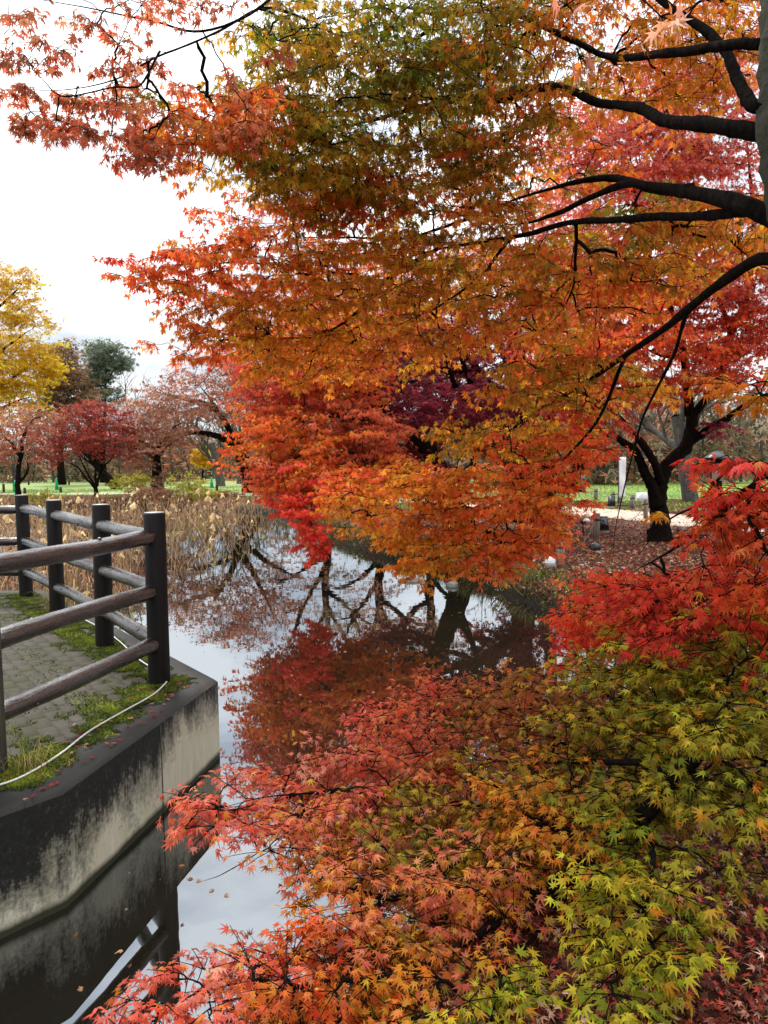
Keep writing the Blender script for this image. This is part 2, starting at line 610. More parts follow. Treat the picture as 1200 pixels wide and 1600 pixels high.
def concrete(name, wall):
    m, nt, b = material(name)
    t = nt.nodes.new('ShaderNodeTexCoord').outputs['Object']
    fine = noise(nt, 40, 8, 0.7, t)
    if wall:
        sep = N(nt, 'ShaderNodeSeparateXYZ')
        nt.links.new(t, sep.inputs[0])
        st = noise(nt, 13, 9, 0.8, t, (1, 1, 0.16))
        big = noise(nt, 2.6, 6, 0.65, t, (1, 1, 0.55))
        # algae: black growth that runs down from the top and is thicker away from the corner
        e1 = N(nt, 'ShaderNodeMapRange')
        e1.inputs['From Min'].default_value = 3.3
        e1.inputs['From Max'].default_value = 5.35
        e1.inputs['To Min'].default_value = 0.31
        e1.inputs['To Max'].default_value = -0.02
        nt.links.new(sep.outputs['Y'], e1.inputs['Value'])
        zz = N(nt, 'ShaderNodeMath', operation='ADD')
        nt.links.new(sep.outputs['Z'], zz.inputs[0])
        nt.links.new(e1.outputs[0], zz.inputs[1])
        a1 = N(nt, 'ShaderNodeMath', operation='MULTIPLY_ADD')
        nt.links.new(st.outputs['Fac'], a1.inputs[0])
        a1.inputs[1].default_value = 0.62
        nt.links.new(zz.outputs[0], a1.inputs[2])
        a2 = N(nt, 'ShaderNodeMath', operation='MULTIPLY_ADD')
        nt.links.new(big.outputs['Fac'], a2.inputs[0])
        a2.inputs[1].default_value = 0.85
        nt.links.new(a1.outputs[0], a2.inputs[2])
        a3 = N(nt, 'ShaderNodeMath', operation='MULTIPLY_ADD')
        nt.links.new(fine.outputs['Fac'], a3.inputs[0])
        a3.inputs[1].default_value = 0.4
        nt.links.new(a2.outputs[0], a3.inputs[2])
        a2 = a3
        k = ramp(nt, [(0.74, (0, 0, 0)), (0.84, (0.5, 0.5, 0.5)), (0.98, (1, 1, 1))], a2.outputs[0])
        pale = ramp(nt, [(0.25, (0.24, 0.21, 0.13)), (0.45, (0.46, 0.43, 0.31)), (0.75, (0.62, 0.59, 0.47))], st.outputs['Fac'])
        dark = ramp(nt, [(0.3, (0.006, 0.006, 0.005)), (0.6, (0.017, 0.017, 0.014)), (0.74, (0.10, 0.095, 0.08))], fine.outputs['Fac'])
        mx = N(nt, 'ShaderNodeMix', data_type='RGBA')
        nt.links.new(k.outputs[0], mx.inputs['Factor'])
        nt.links.new(pale.outputs[0], mx.inputs[6])
        nt.links.new(dark.outputs[0], mx.inputs[7])
        wet = N(nt, 'ShaderNodeMapRange')
        wet.inputs['From Min'].default_value = WATER - 0.005
        wet.inputs['From Max'].default_value = WATER + 0.03
        wet.inputs['To Min'].default_value = 1
        wet.inputs['To Max'].default_value = 0
        wz = N(nt, 'ShaderNodeMath', operation='MULTIPLY_ADD')
        nt.links.new(big.outputs['Fac'], wz.inputs[0])
        wz.inputs[1].default_value = -.06
        nt.links.new(sep.outputs['Z'], wz.inputs[2])
        nt.links.new(wz.outputs[0], wet.inputs['Value'])
        m3 = N(nt, 'ShaderNodeMix', data_type='RGBA')
        nt.links.new(wet.outputs[0], m3.inputs['Factor'])
        nt.links.new(mx.outputs[2], m3.inputs[6])
        m3.inputs[7].default_value = (0.03, 0.032, 0.016, 1)
        nt.links.new(m3.outputs[2], b.inputs['Base Color'])
    else:
        big = noise(nt, 2.2, 6, 0.65, t)
        r = ramp(nt, [(0.3, (0.008, 0.008, 0.007)), (0.58, (0.022, 0.021, 0.018)), (0.8, (0.07, 0.065, 0.055))], big.outputs['Fac'])
        nt.links.new(r.outputs[0], b.inputs['Base Color'])
    b.inputs['Roughness'].default_value = 0.75 if not wall else 0.85
    b.inputs['Specular IOR Level'].default_value = 0.25
    bump(nt, b, fine.outputs['Fac'], 0.5, 0.006)
    return m


def offset_poly(poly, d):
    n = len(poly)
    o = []
    for k in range(n):
        a, b, c = poly[k - 1], poly[k], poly[(k + 1) % n]
        u, v = (b - a) / np.linalg.norm(b - a), (c - b) / np.linalg.norm(c - b)
        nu, nv = np.array([-u[1], u[0]]), np.array([-v[1], v[0]])
        m = nu + nv
        o.append(b + m * d / (1 + nu @ nv))
    return np.array(o)


platform = thing("concrete_platform", "concrete platform with a stained wall dropping into the pond", "platform", (0, 0, 0))
KERB, CH = 0.26, 0.022
o0, o1, o2 = DECK, offset_poly(DECK, CH), offset_poly(DECK, KERB)
n = len(DECK)
wallv = np.vstack([np.c_[o0, np.full(n, -1.5)], np.c_[o0, np.full(n, -.02)]])
# the wall's faces are cut along their length so that the corner keeps its edge
link("wall", np_mesh("wall", wallv, quads=[(k, (k + 1) % n, n + (k + 1) % n, n + k) for k in range(n)]), concrete("stained concrete wall", True), platform)
kv = np.vstack([np.c_[o0, np.full(n, -.02)], np.c_[o1, np.full(n, 0.0)], np.c_[o2, np.full(n, 0.0)], np.c_[o2, np.full(n, -.06)]])
kq = []
for r in range(3):
    kq += [(r * n + k, r * n + (k + 1) % n, (r + 1) * n + (k + 1) % n, (r + 1) * n + k) for k in range(n)]
link("kerb", np_mesh("kerb", kv, quads=kq), concrete("dark mossy concrete edge", False), platform)


def joint_material():
    return simple("mossy joint sand", [(0.35, (0.035, 0.032, 0.02)), (0.65, (0.06, 0.062, 0.026))], 20, 0.95, 0.5, 0.01)


link("bedding", np_mesh("bedding", np.c_[offset_poly(DECK, KERB - .002), np.full(n, -.0035)], polys=[list(range(n))]), joint_material(), platform)


def inside_poly(p, poly):
    x, y = p[..., 0], p[..., 1]
    c = np.zeros(x.shape, bool)
    for a, b in zip(poly, np.roll(poly, -1, 0)):
        cond = (a[1] > y) != (b[1] > y)
        c ^= cond & (x < (b[0] - a[0]) * (y - a[1]) / (b[1] - a[1] + 1e-12) + a[0])
    return c


# paving stones in running bond, courses along the far edge
pav_mat = None


def paver_material():
    m, nt, b = material("wet grey paving stone")
    t = nt.nodes.new('ShaderNodeTexCoord')
    inf = N(nt, 'ShaderNodeObjectInfo')
    geo = N(nt, 'ShaderNodeNewGeometry')
    a = noise(nt, 90, 6, 0.7, geo.outputs['Position'])
    g = noise(nt, 2.0, 6, 0.65, geo.outputs['Position'])
    r = ramp(nt, [(0.3, (0.026, 0.0215, 0.0145)), (0.7, (0.058, 0.049, 0.034))], a.outputs['Fac'])
    hv = N(nt, 'ShaderNodeHueSaturation')
    nt.links.new(r.outputs[0], hv.inputs['Color'])
    mr = N(nt, 'ShaderNodeMapRange')
    mr.inputs['To Min'].default_value = 0.93
    mr.inputs['To Max'].default_value = 1.07
    nt.links.new(inf.outputs['Random'], mr.inputs['Value'])
    nt.links.new(mr.outputs[0], hv.inputs['Value'])
    k = ramp(nt, [(0.5, (0, 0, 0)), (0.68, (0.6, 0.6, 0.6))], g.outputs['Fac'])
    mx = N(nt, 'ShaderNodeMix', data_type='RGBA')
    nt.links.new(k.outputs[0], mx.inputs['Factor'])
    nt.links.new(hv.outputs[0], mx.inputs[6])
    mx.inputs[7].default_value = (0.05, 0.055, 0.02, 1)
    nt.links.new(mx.outputs[2], b.inputs['Base Color'])
    b.inputs['Specular IOR Level'].default_value = 0.14
    rr = ramp(nt, [(0.35, (0.6, 0.6, 0.6)), (0.65, (0.85, 0.85, 0.85))], g.outputs['Fac'])
    nt.links.new(rr.outputs[0], b.inputs['Roughness'])
    bump(nt, b, a.outputs['Fac'], 0.35, 0.004)
    return m


pav_mat = paver_material()
dv_ = (C_ - K) / np.linalg.norm(C_ - K)
sp_ = K + dv_ * .98 + np.array([dv_[1], -dv_[0]]) * .0015
MB().box((-.004, -.002, -.62), (.004, .002, -.03), Matrix.Translation((*sp_, 0)) @ Matrix.Rotation(math.atan2(dv_[1], dv_[0]), 4, 'Z')).obj("joint", simple("dark wall joint", [(0.3, (.02, .02, .016)), (0.7, (.07, .065, .05))], 30, .9, 0), platform)
PL, PW, J = 0.2, 0.1, 0.0026
pav_poly = offset_poly(DECK, KERB + 0.012)
cells = []
for u in range(-60, 130):
    for v in range(-130, 60):
        cx = (u + 0.5 * (v % 2)) * (PL)
        cy = v * PW
        q = C_ + FD * cx + FN * cy
        cells.append((q[0], q[1]))
cells = np.array(cells)
corners = [cells + FD * (a * (PL - J) / 2) + FN * (b * (PW - J) / 2) for a in (-1, 1) for b in (-1, 1)]
ok = np.all([inside_poly(c, pav_poly) for c in corners], 0)
cells = cells[ok]
pp = project(np.c_[cells, np.zeros(len(cells))])
inframe = (pp[:, 0] > -30) & (pp[:, 0] < 300) & (pp[:, 1] < 1400) & (pp[:, 1] > 900)
near = cells[inframe]
near = near[np.argsort(np.hypot(near[:, 0], near[:, 1]))]
rest = np.vstack([near[300:], cells[~inframe & (cells[:, 1] < 11) & (cells[:, 0] > -7)]])
near = near[:300]
base = MB().box((-(PL - J) / 2, -(PW - J) / 2, -.05), ((PL - J) / 2, (PW - J) / 2, 0.0), bevel=.0012).mesh("paver")
base.materials.append(pav_mat)
ang = math.atan2(FD[1], FD[0])
for x, y in near:
    o = bpy.data.objects.new("paver", base)
    COL.objects.link(o)
    o.parent = platform
    o.location = (x, y, rnd.gauss(0, .0007) - .001)
    o.rotation_euler = (rnd.gauss(0, .001), rnd.gauss(0, .001), ang + rnd.gauss(0, .006))
mb = MB()
rotM = Matrix.Rotation(ang, 4, 'Z')
for x, y in rest:
    mb.box((-(PL - J) / 2, -(PW - J) / 2, -.05), ((PL - J) / 2, (PW - J) / 2, -.001), Matrix.Translation((x, y, 0)) @ rotM, bevel=.004)
mb.obj("paving", pav_mat, platform, kind='stuff')

# ------------------------------------------------------------------ fence of round posts and rails
def wood_material():
    m, nt, b = material("weathered dark round timber")
    t = nt.nodes.new('ShaderNodeTexCoord').outputs['Object']
    a = noise(nt, 26, 7, 0.7, t, (0.12, 1, 1))
    c = noise(nt, 60, 5, 0.7, t, (0.2, 1, 1))
    r = ramp(nt, [(0.32, (0.005, 0.003, 0.002)), (0.55, (0.026, 0.014, 0.008)), (0.74, (0.11, 0.075, 0.052))], a.outputs['Fac'])
    ck = noise(nt, 34, 3, 0.5, t, (0.05, 1, 1))
    cm = ramp(nt, [(0.42, (1, 1, 1)), (0.47, (.12, .12, .12)), (0.52, (1, 1, 1))], ck.outputs['Fac'])
    mc_ = N(nt, 'ShaderNodeMix', data_type='RGBA', blend_type='MULTIPLY')
    mc_.inputs['Factor'].default_value = 1
    nt.links.new(r.outputs[0], mc_.inputs[6])
    nt.links.new(cm.outputs[0], mc_.inputs[7])
    nt.links.new(mc_.outputs[2], b.inputs['Base Color'])
    rr = ramp(nt, [(0.35, (0.42, 0.42, 0.42)), (0.65, (0.16, 0.16, 0.16))], c.outputs['Fac'])
    nt.links.new(rr.outputs[0], b.inputs['Roughness'])
    bp_ = bump(nt, b, a.outputs['Fac'], 0.75, 0.012)
    w_ = noise(nt, 7, 4, 0.6, t, (0.3, 1, 1))
    cw = ramp(nt, [(0.35, (0.1, 0.1, 0.1)), (0.6, (1, 1, 1))], w_.outputs['Fac'])
    nt.links.new(cw.outputs[0], b.inputs['Coat Weight'])
    b.inputs['Coat Roughness'].default_value = 0.12
    nt.links.new(bp_.outputs[0], b.inputs['Coat Normal'])
    return m


def post_material():
    m, nt, b = material("dark round post")
    t = nt.nodes.new('ShaderNodeTexCoord').outputs['Object']
    a = noise(nt, 30, 7, 0.7, t, (1, 1, 0.1))
    c = noise(nt, 7, 5, 0.7, t)
    r = ramp(nt, [(0.3, (0.002, 0.0016, 0.0014)), (0.6, (0.008, 0.0055, 0.0045)), (0.8, (0.03, 0.023, 0.018))], a.outputs['Fac'])
    nt.links.new(r.outputs[0], b.inputs['Base Color'])
    b.inputs['Roughness'].default_value = 0.55
    b.inputs['Specular IOR Level'].default_value = 0.2
    bump(nt, b, a.outputs['Fac'], 0.6, 0.008)
    return m


WOOD, POST = wood_material(), post_material()
POST_TOP = simple("pale post top with painted wet sheen", [(0.3, (0.16, 0.15, 0.14)), (0.7, (0.4, 0.38, 0.36))], 30, 0.5, 0.3, 0.004)  # wet reflection on the post tops is put into this pale colour
POST_OLD = simple("grey green lichened post", [(0.3, (0.014, 0.012, 0.008)), (0.7, (0.06, 0.056, 0.032))], 22, 0.8, 0.5, 0.006, (1, 1, 0.12))
posts = [np.array(p) for p in ((-2.13, 2.3), (-1.955, 3.70), (-1.57, 5.23), (-2.35, 6.34), (-3.32, 7.7), (-4.18, 8.87), (-5.75, 9.0), (-7.3, 9.15))]
fence = thing("timber_fence", "dark brown fence of round posts and three round rails round the platform", "fence", (*posts[2], 0))
FB = np.array([*posts[2], 0])
for k, p in enumerate(posts):
    h = 1.17 + rnd.uniform(-.012, .012)
    r = 0.074
    mbp = MB().lathe([(r, -.05), (r, .02), (r * .985, h * .5), (r * .98, h - .012), (r * .93, h)], 20)
    po = mbp.obj("post", POST_OLD if k == 1 else POST, fence, tuple(np.array([*p, 0]) - FB), smooth=True)
    po.rotation_euler = (rnd.gauss(0, .005), rnd.gauss(0, .005), rnd.random() * 6)
    if k == 1:
        po["label"] = "grey green lichened post"
    po.data.polygons.foreach_set("use_smooth", [len(q.vertices) == 4 for q in po.data.polygons])
    MB().lathe([(r * .93, h + .0005), (r * .9, h + .004), (.01, h + .005)], 20).obj("post_cap", POST_TOP, po)
for k in range(len(posts) - 1):
    a, b = posts[k], posts[k + 1]
    for z in (0.285, 0.645, 1.015):
        d = (b - a) / np.linalg.norm(b - a)
        L0 = np.linalg.norm(b - a) - .05
        m_ = 26
        xs = np.linspace(0, L0, m_)
        rr = np.full(m_, 0.051) * (1 + .03 * np.sin(xs * 7 + k + z * 9))
        rr[0] *= .82
        rr[-1] *= .82
        pts = np.stack([xs, .004 * np.sin(xs * 5 + z * 20), .005 * np.sin(xs * 3.3 + k + z * 7)], 1)
        mb = MB().tube(pts, rr, 18, jit=.022, ref=(0, 0, 1))
        # knots
        for _ in range(3):
            xk, ak = rnd.uniform(.2, L0 - .2), rnd.uniform(0, 6.28)
            c0 = np.array([xk, .047 * math.cos(ak), .047 * math.sin(ak)])
            mb.tube([c0, c0 + np.array([0, .009 * math.cos(ak), .009 * math.sin(ak)])], [.016, .008], 8)
        st = a + d * .025
        ro = mb.obj("rail", WOOD, fence, tuple(np.array([*st, z + rnd.gauss(0, .006)]) - FB), smooth=True)
        ro.rotation_euler.z = math.atan2(d[1], d[0])

# white cord lying on the kerb
ROPE = simple("white nylon cord", [(0.3, (0.5, 0.48, 0.45)), (0.7, (0.75, 0.73, 0.7))], 60, 0.7, 0.4, 0.003)
cpts = [PZ(*q, 0.016) for q in ((-60, 1238), (0, 1226), (45, 1208), (95, 1177), (140, 1142), (190, 1113), (228, 1092), (247, 1079), (262, 1062))]
cp2 = [PZ(*q, 0.016) for q in ((257, 1052), (232, 1040), (212, 1026), (190, 1005), (168, 988), (140, 972), (110, 958))]
tb = MB().tube(catmull(cpts + cp2, 8), 0.005, 8)
tb.obj("cord", ROPE, smooth=True, label="thin white cord lying on the mossy edge of the platform", category="cord")

# ------------------------------------------------------------------ leaves
def leaf_template(kind, seed=0):
    r = np.random.default_rng(seed)
    if kind == 'full':
        curl = (.12, .22, .35, .5, .2, .28, .7, .05)[seed % 8]
        tips = [(-118, .40), (-78, .74), (-38, .95), (0, 1.08), (38, .95), (78, .74), (118, .40)]
        notch = [(-97, .22), (-58, .31), (-19, .36), (19, .36), (58, .31), (97, .22)]
        seq = [(180, .06)]
        for k in range(7):
            a, l = tips[k]
            seq.append((a + r.normal(0, 3), l * r.uniform(.9, 1.1)))
            if k < 6:
                seq.append(notch[k])
        v = [(0.02, 0, .05)]
        for a, l in seq:
            x, y = l * math.cos(R(a)), l * math.sin(R(a))
            z = -curl * l * l * r.uniform(.4, 1.6) if l > .38 else .06
            v.append((x, y, z))
        m = len(seq)
        t = [(0, 1 + k, 1 + (k + 1) % m) for k in range(m)]
        return np.array(v), np.array(t)
    if kind == 'mid':
        tips = [(-92, .62), (-45, .92), (0, 1.08), (45, .92), (92, .62)]
        inner = [(-140, .13), (-68, .27), (-22, .33), (22, .33), (68, .27), (140, .13)]
        v = []
        for k in range(5):
            a, l = tips[k]
            v.append((l * math.cos(R(a)), l * math.sin(R(a)), -.2 * l * l * r.uniform(.4, 1.6)))
        for a, l in inner:
            v.append((l * math.cos(R(a)), l * math.sin(R(a)), .05))
        t = [(5 + k, k, 6 + k) for k in range(5)] + [(5, 6, 10), (6, 9, 10), (6, 7, 9), (7, 8, 9)]
        return np.array(v), np.array(t)
    if kind == 'lite':
        v = [(.0, 0, .04)]
        t = []
        for a, l in ((-95, .62), (-46, .92), (0, 1.08), (46, .92), (95, .62)):
            a += r.normal(0, 4)
            c, s_ = math.cos(R(a)), math.sin(R(a))
            w = .17 * l + .06
            b = len(v)
            v += [(.28 * l * c + w * s_, .28 * l * s_ - w * c, .05), (l * c, l * s_, -.25 * l * l * r.uniform(.3, 1.7)), (.28 * l * c - w * s_, .28 * l * s_ + w * c, .05)]
            t += [(0, b, b + 1), (0, b + 1, b + 2)] if abs(a) < 20 else [(0, b + 1, b + 2) if a > 0 else (0, b, b + 1)]
        return np.array(v), np.array(t)
    # 'far': a small tuft of three blades
    v, t = [], []
    for k, a in enumerate((-62, 0, 62)):
        c, s_ = math.cos(R(a)), math.sin(R(a))
        v += [(-.18 * s_, .18 * c, .03), (.18 * s_, -.18 * c, .03), (c, s_, -.25 * r.uniform(0, 1.6))]
        t.append((3 * k, 3 * k + 1, 3 * k + 2))
    return np.array(v), np.array(t)


TEMPL = {k: [leaf_template(k, s) for s in range(8)] for k in ('full', 'mid', 'lite', 'far')}
LEAF_PART = []
for s in range(8):
    me = np_mesh("leaf", TEMPL['full'][s][0], tris=TEMPL['full'][s][1])
    me.materials.append(LEAF_ONE)
    LEAF_PART.append(me)


def frames(X, Nn):
    X = X / (np.linalg.norm(X, axis=-1, keepdims=True) + 1e-9)
    Y = np.cross(Nn, X)
    Y /= np.linalg.norm(Y, axis=-1, keepdims=True) + 1e-9
    Z = np.cross(X, Y)
    return np.stack([X, Y, Z], -1)            # columns


def leaf_mesh(name, pos, F, size, col, kind):
    vs, ts, cs, n = [], [], [], 0
    pick = rng.integers(0, 8, len(pos))
    for s in range(8):
        sel = np.where(pick == s)[0]
        if not len(sel):
            continue
        tv, tt = TEMPL[kind][s]
        w = np.einsum('nij,kj->nki', F[sel], tv) * size[sel, None, None] + pos[sel, None]
        vs.append(w.reshape(-1, 3))
        ts.append((tt[None] + (n + np.arange(len(sel)) * len(tv))[:, None, None]).reshape(-1, 3))
        cs.append(np.repeat(col[sel], len(tv), 0))
        n += len(sel) * len(tv)
    return np_mesh(name, np.concatenate(vs), tris=np.concatenate(ts), cols=np.concatenate(cs))


# colours of the living leaves
RED, SCAR, CRIM, PINK = (.86, .075, .028), (.88, .15, .028), (.80, .045, .032), (.88, .24, .16)
ORA, AMB, OLI, GRN, YEL = (.76, .25, .022), (.62, .32, .02), (.27, .22, .016), (.15, .23, .02), (.72, .50, .03)
MAR, RUST, BRN, ROSE = (.26, .03, .05), (.42, .17, .10), (.30, .17, .10), (.56, .17, .14)
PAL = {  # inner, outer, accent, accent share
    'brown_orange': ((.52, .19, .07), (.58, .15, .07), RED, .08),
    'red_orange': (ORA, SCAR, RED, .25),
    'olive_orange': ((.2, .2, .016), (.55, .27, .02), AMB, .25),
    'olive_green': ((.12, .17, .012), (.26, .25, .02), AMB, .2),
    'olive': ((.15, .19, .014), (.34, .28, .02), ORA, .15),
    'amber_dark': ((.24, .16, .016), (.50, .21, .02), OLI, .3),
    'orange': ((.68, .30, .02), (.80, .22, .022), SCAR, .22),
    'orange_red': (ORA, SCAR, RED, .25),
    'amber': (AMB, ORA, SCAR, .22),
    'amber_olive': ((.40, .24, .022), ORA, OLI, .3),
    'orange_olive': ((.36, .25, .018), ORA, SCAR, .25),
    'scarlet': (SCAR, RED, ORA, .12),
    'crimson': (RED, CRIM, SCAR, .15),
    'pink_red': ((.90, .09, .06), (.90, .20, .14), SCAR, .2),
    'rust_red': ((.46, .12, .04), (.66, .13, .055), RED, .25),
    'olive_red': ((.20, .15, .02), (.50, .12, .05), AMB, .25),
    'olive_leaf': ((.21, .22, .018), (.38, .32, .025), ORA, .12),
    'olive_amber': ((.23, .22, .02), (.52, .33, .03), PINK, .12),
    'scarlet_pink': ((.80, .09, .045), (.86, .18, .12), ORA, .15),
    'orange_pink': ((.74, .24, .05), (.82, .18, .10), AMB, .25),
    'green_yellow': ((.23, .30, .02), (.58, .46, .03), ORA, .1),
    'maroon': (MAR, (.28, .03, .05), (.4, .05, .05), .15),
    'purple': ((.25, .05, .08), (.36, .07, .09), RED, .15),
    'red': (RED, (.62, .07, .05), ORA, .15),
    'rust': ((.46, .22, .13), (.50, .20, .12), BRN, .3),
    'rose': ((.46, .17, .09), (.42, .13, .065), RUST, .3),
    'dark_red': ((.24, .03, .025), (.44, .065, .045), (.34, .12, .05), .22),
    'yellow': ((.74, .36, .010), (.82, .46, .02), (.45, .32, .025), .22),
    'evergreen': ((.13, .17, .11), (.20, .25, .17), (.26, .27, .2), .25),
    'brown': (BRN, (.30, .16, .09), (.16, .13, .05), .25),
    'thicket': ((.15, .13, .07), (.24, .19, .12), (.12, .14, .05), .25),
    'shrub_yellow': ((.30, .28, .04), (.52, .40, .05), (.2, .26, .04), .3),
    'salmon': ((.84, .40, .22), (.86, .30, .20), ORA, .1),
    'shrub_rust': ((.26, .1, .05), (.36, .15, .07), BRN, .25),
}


def clump(px, py, d, rx, ry, rd, n, pal, R_=0.26, K=None, m=None):
    c = P(px, py, d)
    return (c, np.array([rx * d / 1200.0, rd, ry * d / 1200.0]), n, pal, R_)


def limb(*pts, r=(0.05, 0.01)):
    """pts: (px,py,d) -> world polyline with tapering radius."""
    return np.array([P(*p) for p in pts]), r


def grow(root_obj, trunk, limbs, clumps, leaf=0.036, kind='full', blades=5, per=3, flat=1.0, bark=None, singles=0, dense=1.0, nsig=.33, twig_bark=None,
         twig_r=0.0022, sides=5, droop=0.35, trunk_sides=14, leaf_mat=None, twiglets=True, spread=1.0, limb_jit=.012, fuzz=1.0):
    """Trunk and limbs as given, twigs that lead from them to every spray, and leaves in pairs along the sprays."""
    o = np.array(root_obj.location)
    bark = bark or BARK
    nodes, par, lev = [], [], []

    def add_path(path, r0, r1, name, nside, jit):
        q = catmull(path, 8)
        L_ = np.r_[0, np.cumsum(np.linalg.norm(np.diff(q, axis=0), axis=1))]
        t = L_ / L_[-1]
        amp = limb_jit * min(1.0, L_[-1] / 2)
        for ax in range(3):
            ph = rng.uniform(0, 6.28, 3)
            q[:, ax] += amp * (np.sin(t * 7 + ph[0]) + .5 * np.sin(t * 15 + ph[1]) + .2 * np.sin(t * 31 + ph[2])) * np.minimum(1, t * 4)
        rad = (r0 + (r1 - r0) * t ** .8) * (1 + .09 * np.sin(L_ / (r0 * 5) + ph[0]) * np.sin(L_ / (r0 * 8.3) + ph[1]))
        if name == 'branch':
            rad = rad * np.where(t > .7, 1 - (t - .7) / .3 * .7, 1)
        if name == 'trunk':
            rad = rad * (1 + .45 * np.exp(-L_ / (3 * r0)))
        MB().tube(q - o, rad, nside, jit=.075).obj(name, bark, root_obj, smooth=True)
        b = len(nodes)
        for k in range(len(q)):
            nodes.append(q[k])
            par.append(-1)
            lev.append(rad[k])
        return q

    for path, (r0, r1) in trunk:
        add_path(path, r0, r1, 'trunk', trunk_sides, .05)
    for path, (r0, r1) in limbs:
        add_path(path, r0, r1, 'branch', 9, .05)

    cen, pal, rad, cl = [], [], [], []
    for c, e, n_, p_, R_ in clumps:
        k = 0
        n_ = n_ * dense
        while k < n_:
            u = rng.uniform(-1, 1, 3)
            if u @ u > 1:
                continue
            u = u * (1.0 + .18 * abs(rng.normal()))
            cen.append(c + u * e)
            pal.append(p_)
            rad.append(R_ * rng.uniform(.75, 1.25))
            cl.append(np.linalg.norm(u))
            k += 1
    cz = np.array(cen)
    swap = list(pal)
    for k_ in range(len(cz)):
        if rng.random() < .3:
            near_ = np.argsort(((cz - cz[k_] - rng.normal(0, .12 * np.linalg.norm(cz.std(0)), 3)) ** 2).sum(1))[:6]
            swap[k_] = pal[int(near_[rng.integers(0, len(near_))])]
    pal = swap
    cen, rad, cl = np.array(cen), np.array(rad), np.array(cl)
    n0 = len(nodes)
    cap = n0 + len(cen) * 5 + 8
    NP = np.full((cap, 3), 1e6)
    NP[:n0] = nodes
    cnt = n0
    parent = np.full(cap, -1)
    dist = np.array([np.min(((NP[:n0] - c) ** 2).sum(1)) for c in cen])
    outw = np.zeros((len(cen), 3))
    tips, chains = [], []
    base_r = np.zeros(cap)
    base_r[:n0] = lev
    for s in np.argsort(dist):
        c = cen[s]
        d2 = ((NP[:cnt] - c) ** 2).sum(1)
        a = int(np.argmin(d2))
        A = NP[a]
        ln = math.sqrt(d2[a])
        v = c - A
        m_ = 5
        t = np.linspace(0, 1, m_ + 1)[1:, None]
        q = A + v * t
        q[:, 2] += (0.10 * ln * np.sin(np.pi * t))[:, 0]
        q[:-1] += rng.normal(0, .035 * ln, (m_ - 1, 3))
        ids = [a]
        for k in range(m_):
            NP[cnt] = q[k]
            parent[cnt] = ids[-1]
            ids.append(cnt)
            cnt += 1
        chains.append(ids)
        tips.append(ids[-1])
        outw[s] = q[-1] - q[-3] if m_ > 3 else v
    count = np.zeros(cap)
    for tnode in tips:
        k = tnode
        while k >= n0:
            count[k] += 1
            k = parent[k]
    tw = MB()
    for ids in chains:
        rr = twig_r * np.maximum(count[ids], 1) ** 0.5
        rr[0] = min(rr[1] * 1.1, base_r[ids[0]] if base_r[ids[0]] else 1e9)
        tw.tube(NP[ids] - o, rr, sides if rr.max() > 2.2 * twig_r else max(3, sides - 2), caps=False)

    # leaves
    S_ = len(cen)
    oh = outw.copy()
    oh[:, 2] *= .3
    oh /= np.linalg.norm(oh, axis=1, keepdims=True) + 1e-9
    nrmv = np.array([0, 0, 1.0]) + rng.normal(0, .27, (S_, 3)) + oh * min(droop, .4) * .6
    nrmv /= np.linalg.norm(nrmv, axis=1, keepdims=True)
    Fs = frames(oh, nrmv)
    pos, X, Nn, col, distal = [], [], [], [], []
    palI = np.array([PAL[p][0] for p in pal])
    palO = np.array([PAL[p][1] for p in pal])
    palA = np.array([PAL[p][2] for p in pal])
    palS = np.array([PAL[p][3] for p in pal])
    spv = np.exp(rng.normal(0, .2, (S_, 1)))
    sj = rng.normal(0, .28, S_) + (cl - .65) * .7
    for b in range(blades):
        th = (np.linspace(-1, 1, blades)[b] * 1.35 if blades > 1 else 0) + rng.normal(0, .22, S_)
        ln = rad * rng.uniform(.65, 1.1, S_) * (1.05 - .2 * abs(np.linspace(-1, 1, max(blades, 2))[b]))
        dirv = Fs[:, :, 0] * np.cos(th)[:, None] + Fs[:, :, 1] * np.sin(th)[:, None]
        dirv[:, 2] += rng.normal(0, .10, S_) * fuzz
        if twiglets:
            for s in range(S_):
                e1 = cen[s] + dirv[s] * ln[s] * .55
                e2 = cen[s] + dirv[s] * ln[s] + np.array([0, 0, -min(droop, .45) * .18 * ln[s]])
                if kind == 'full':
                    tw.tube(np.array([cen[s], e1, e2]) - o, [twig_r, twig_r * .8, twig_r * .5], 3, caps=False)
                else:
                    tw.tube(np.array([cen[s], e2]) - o, [twig_r, twig_r * .5], 3, caps=False)
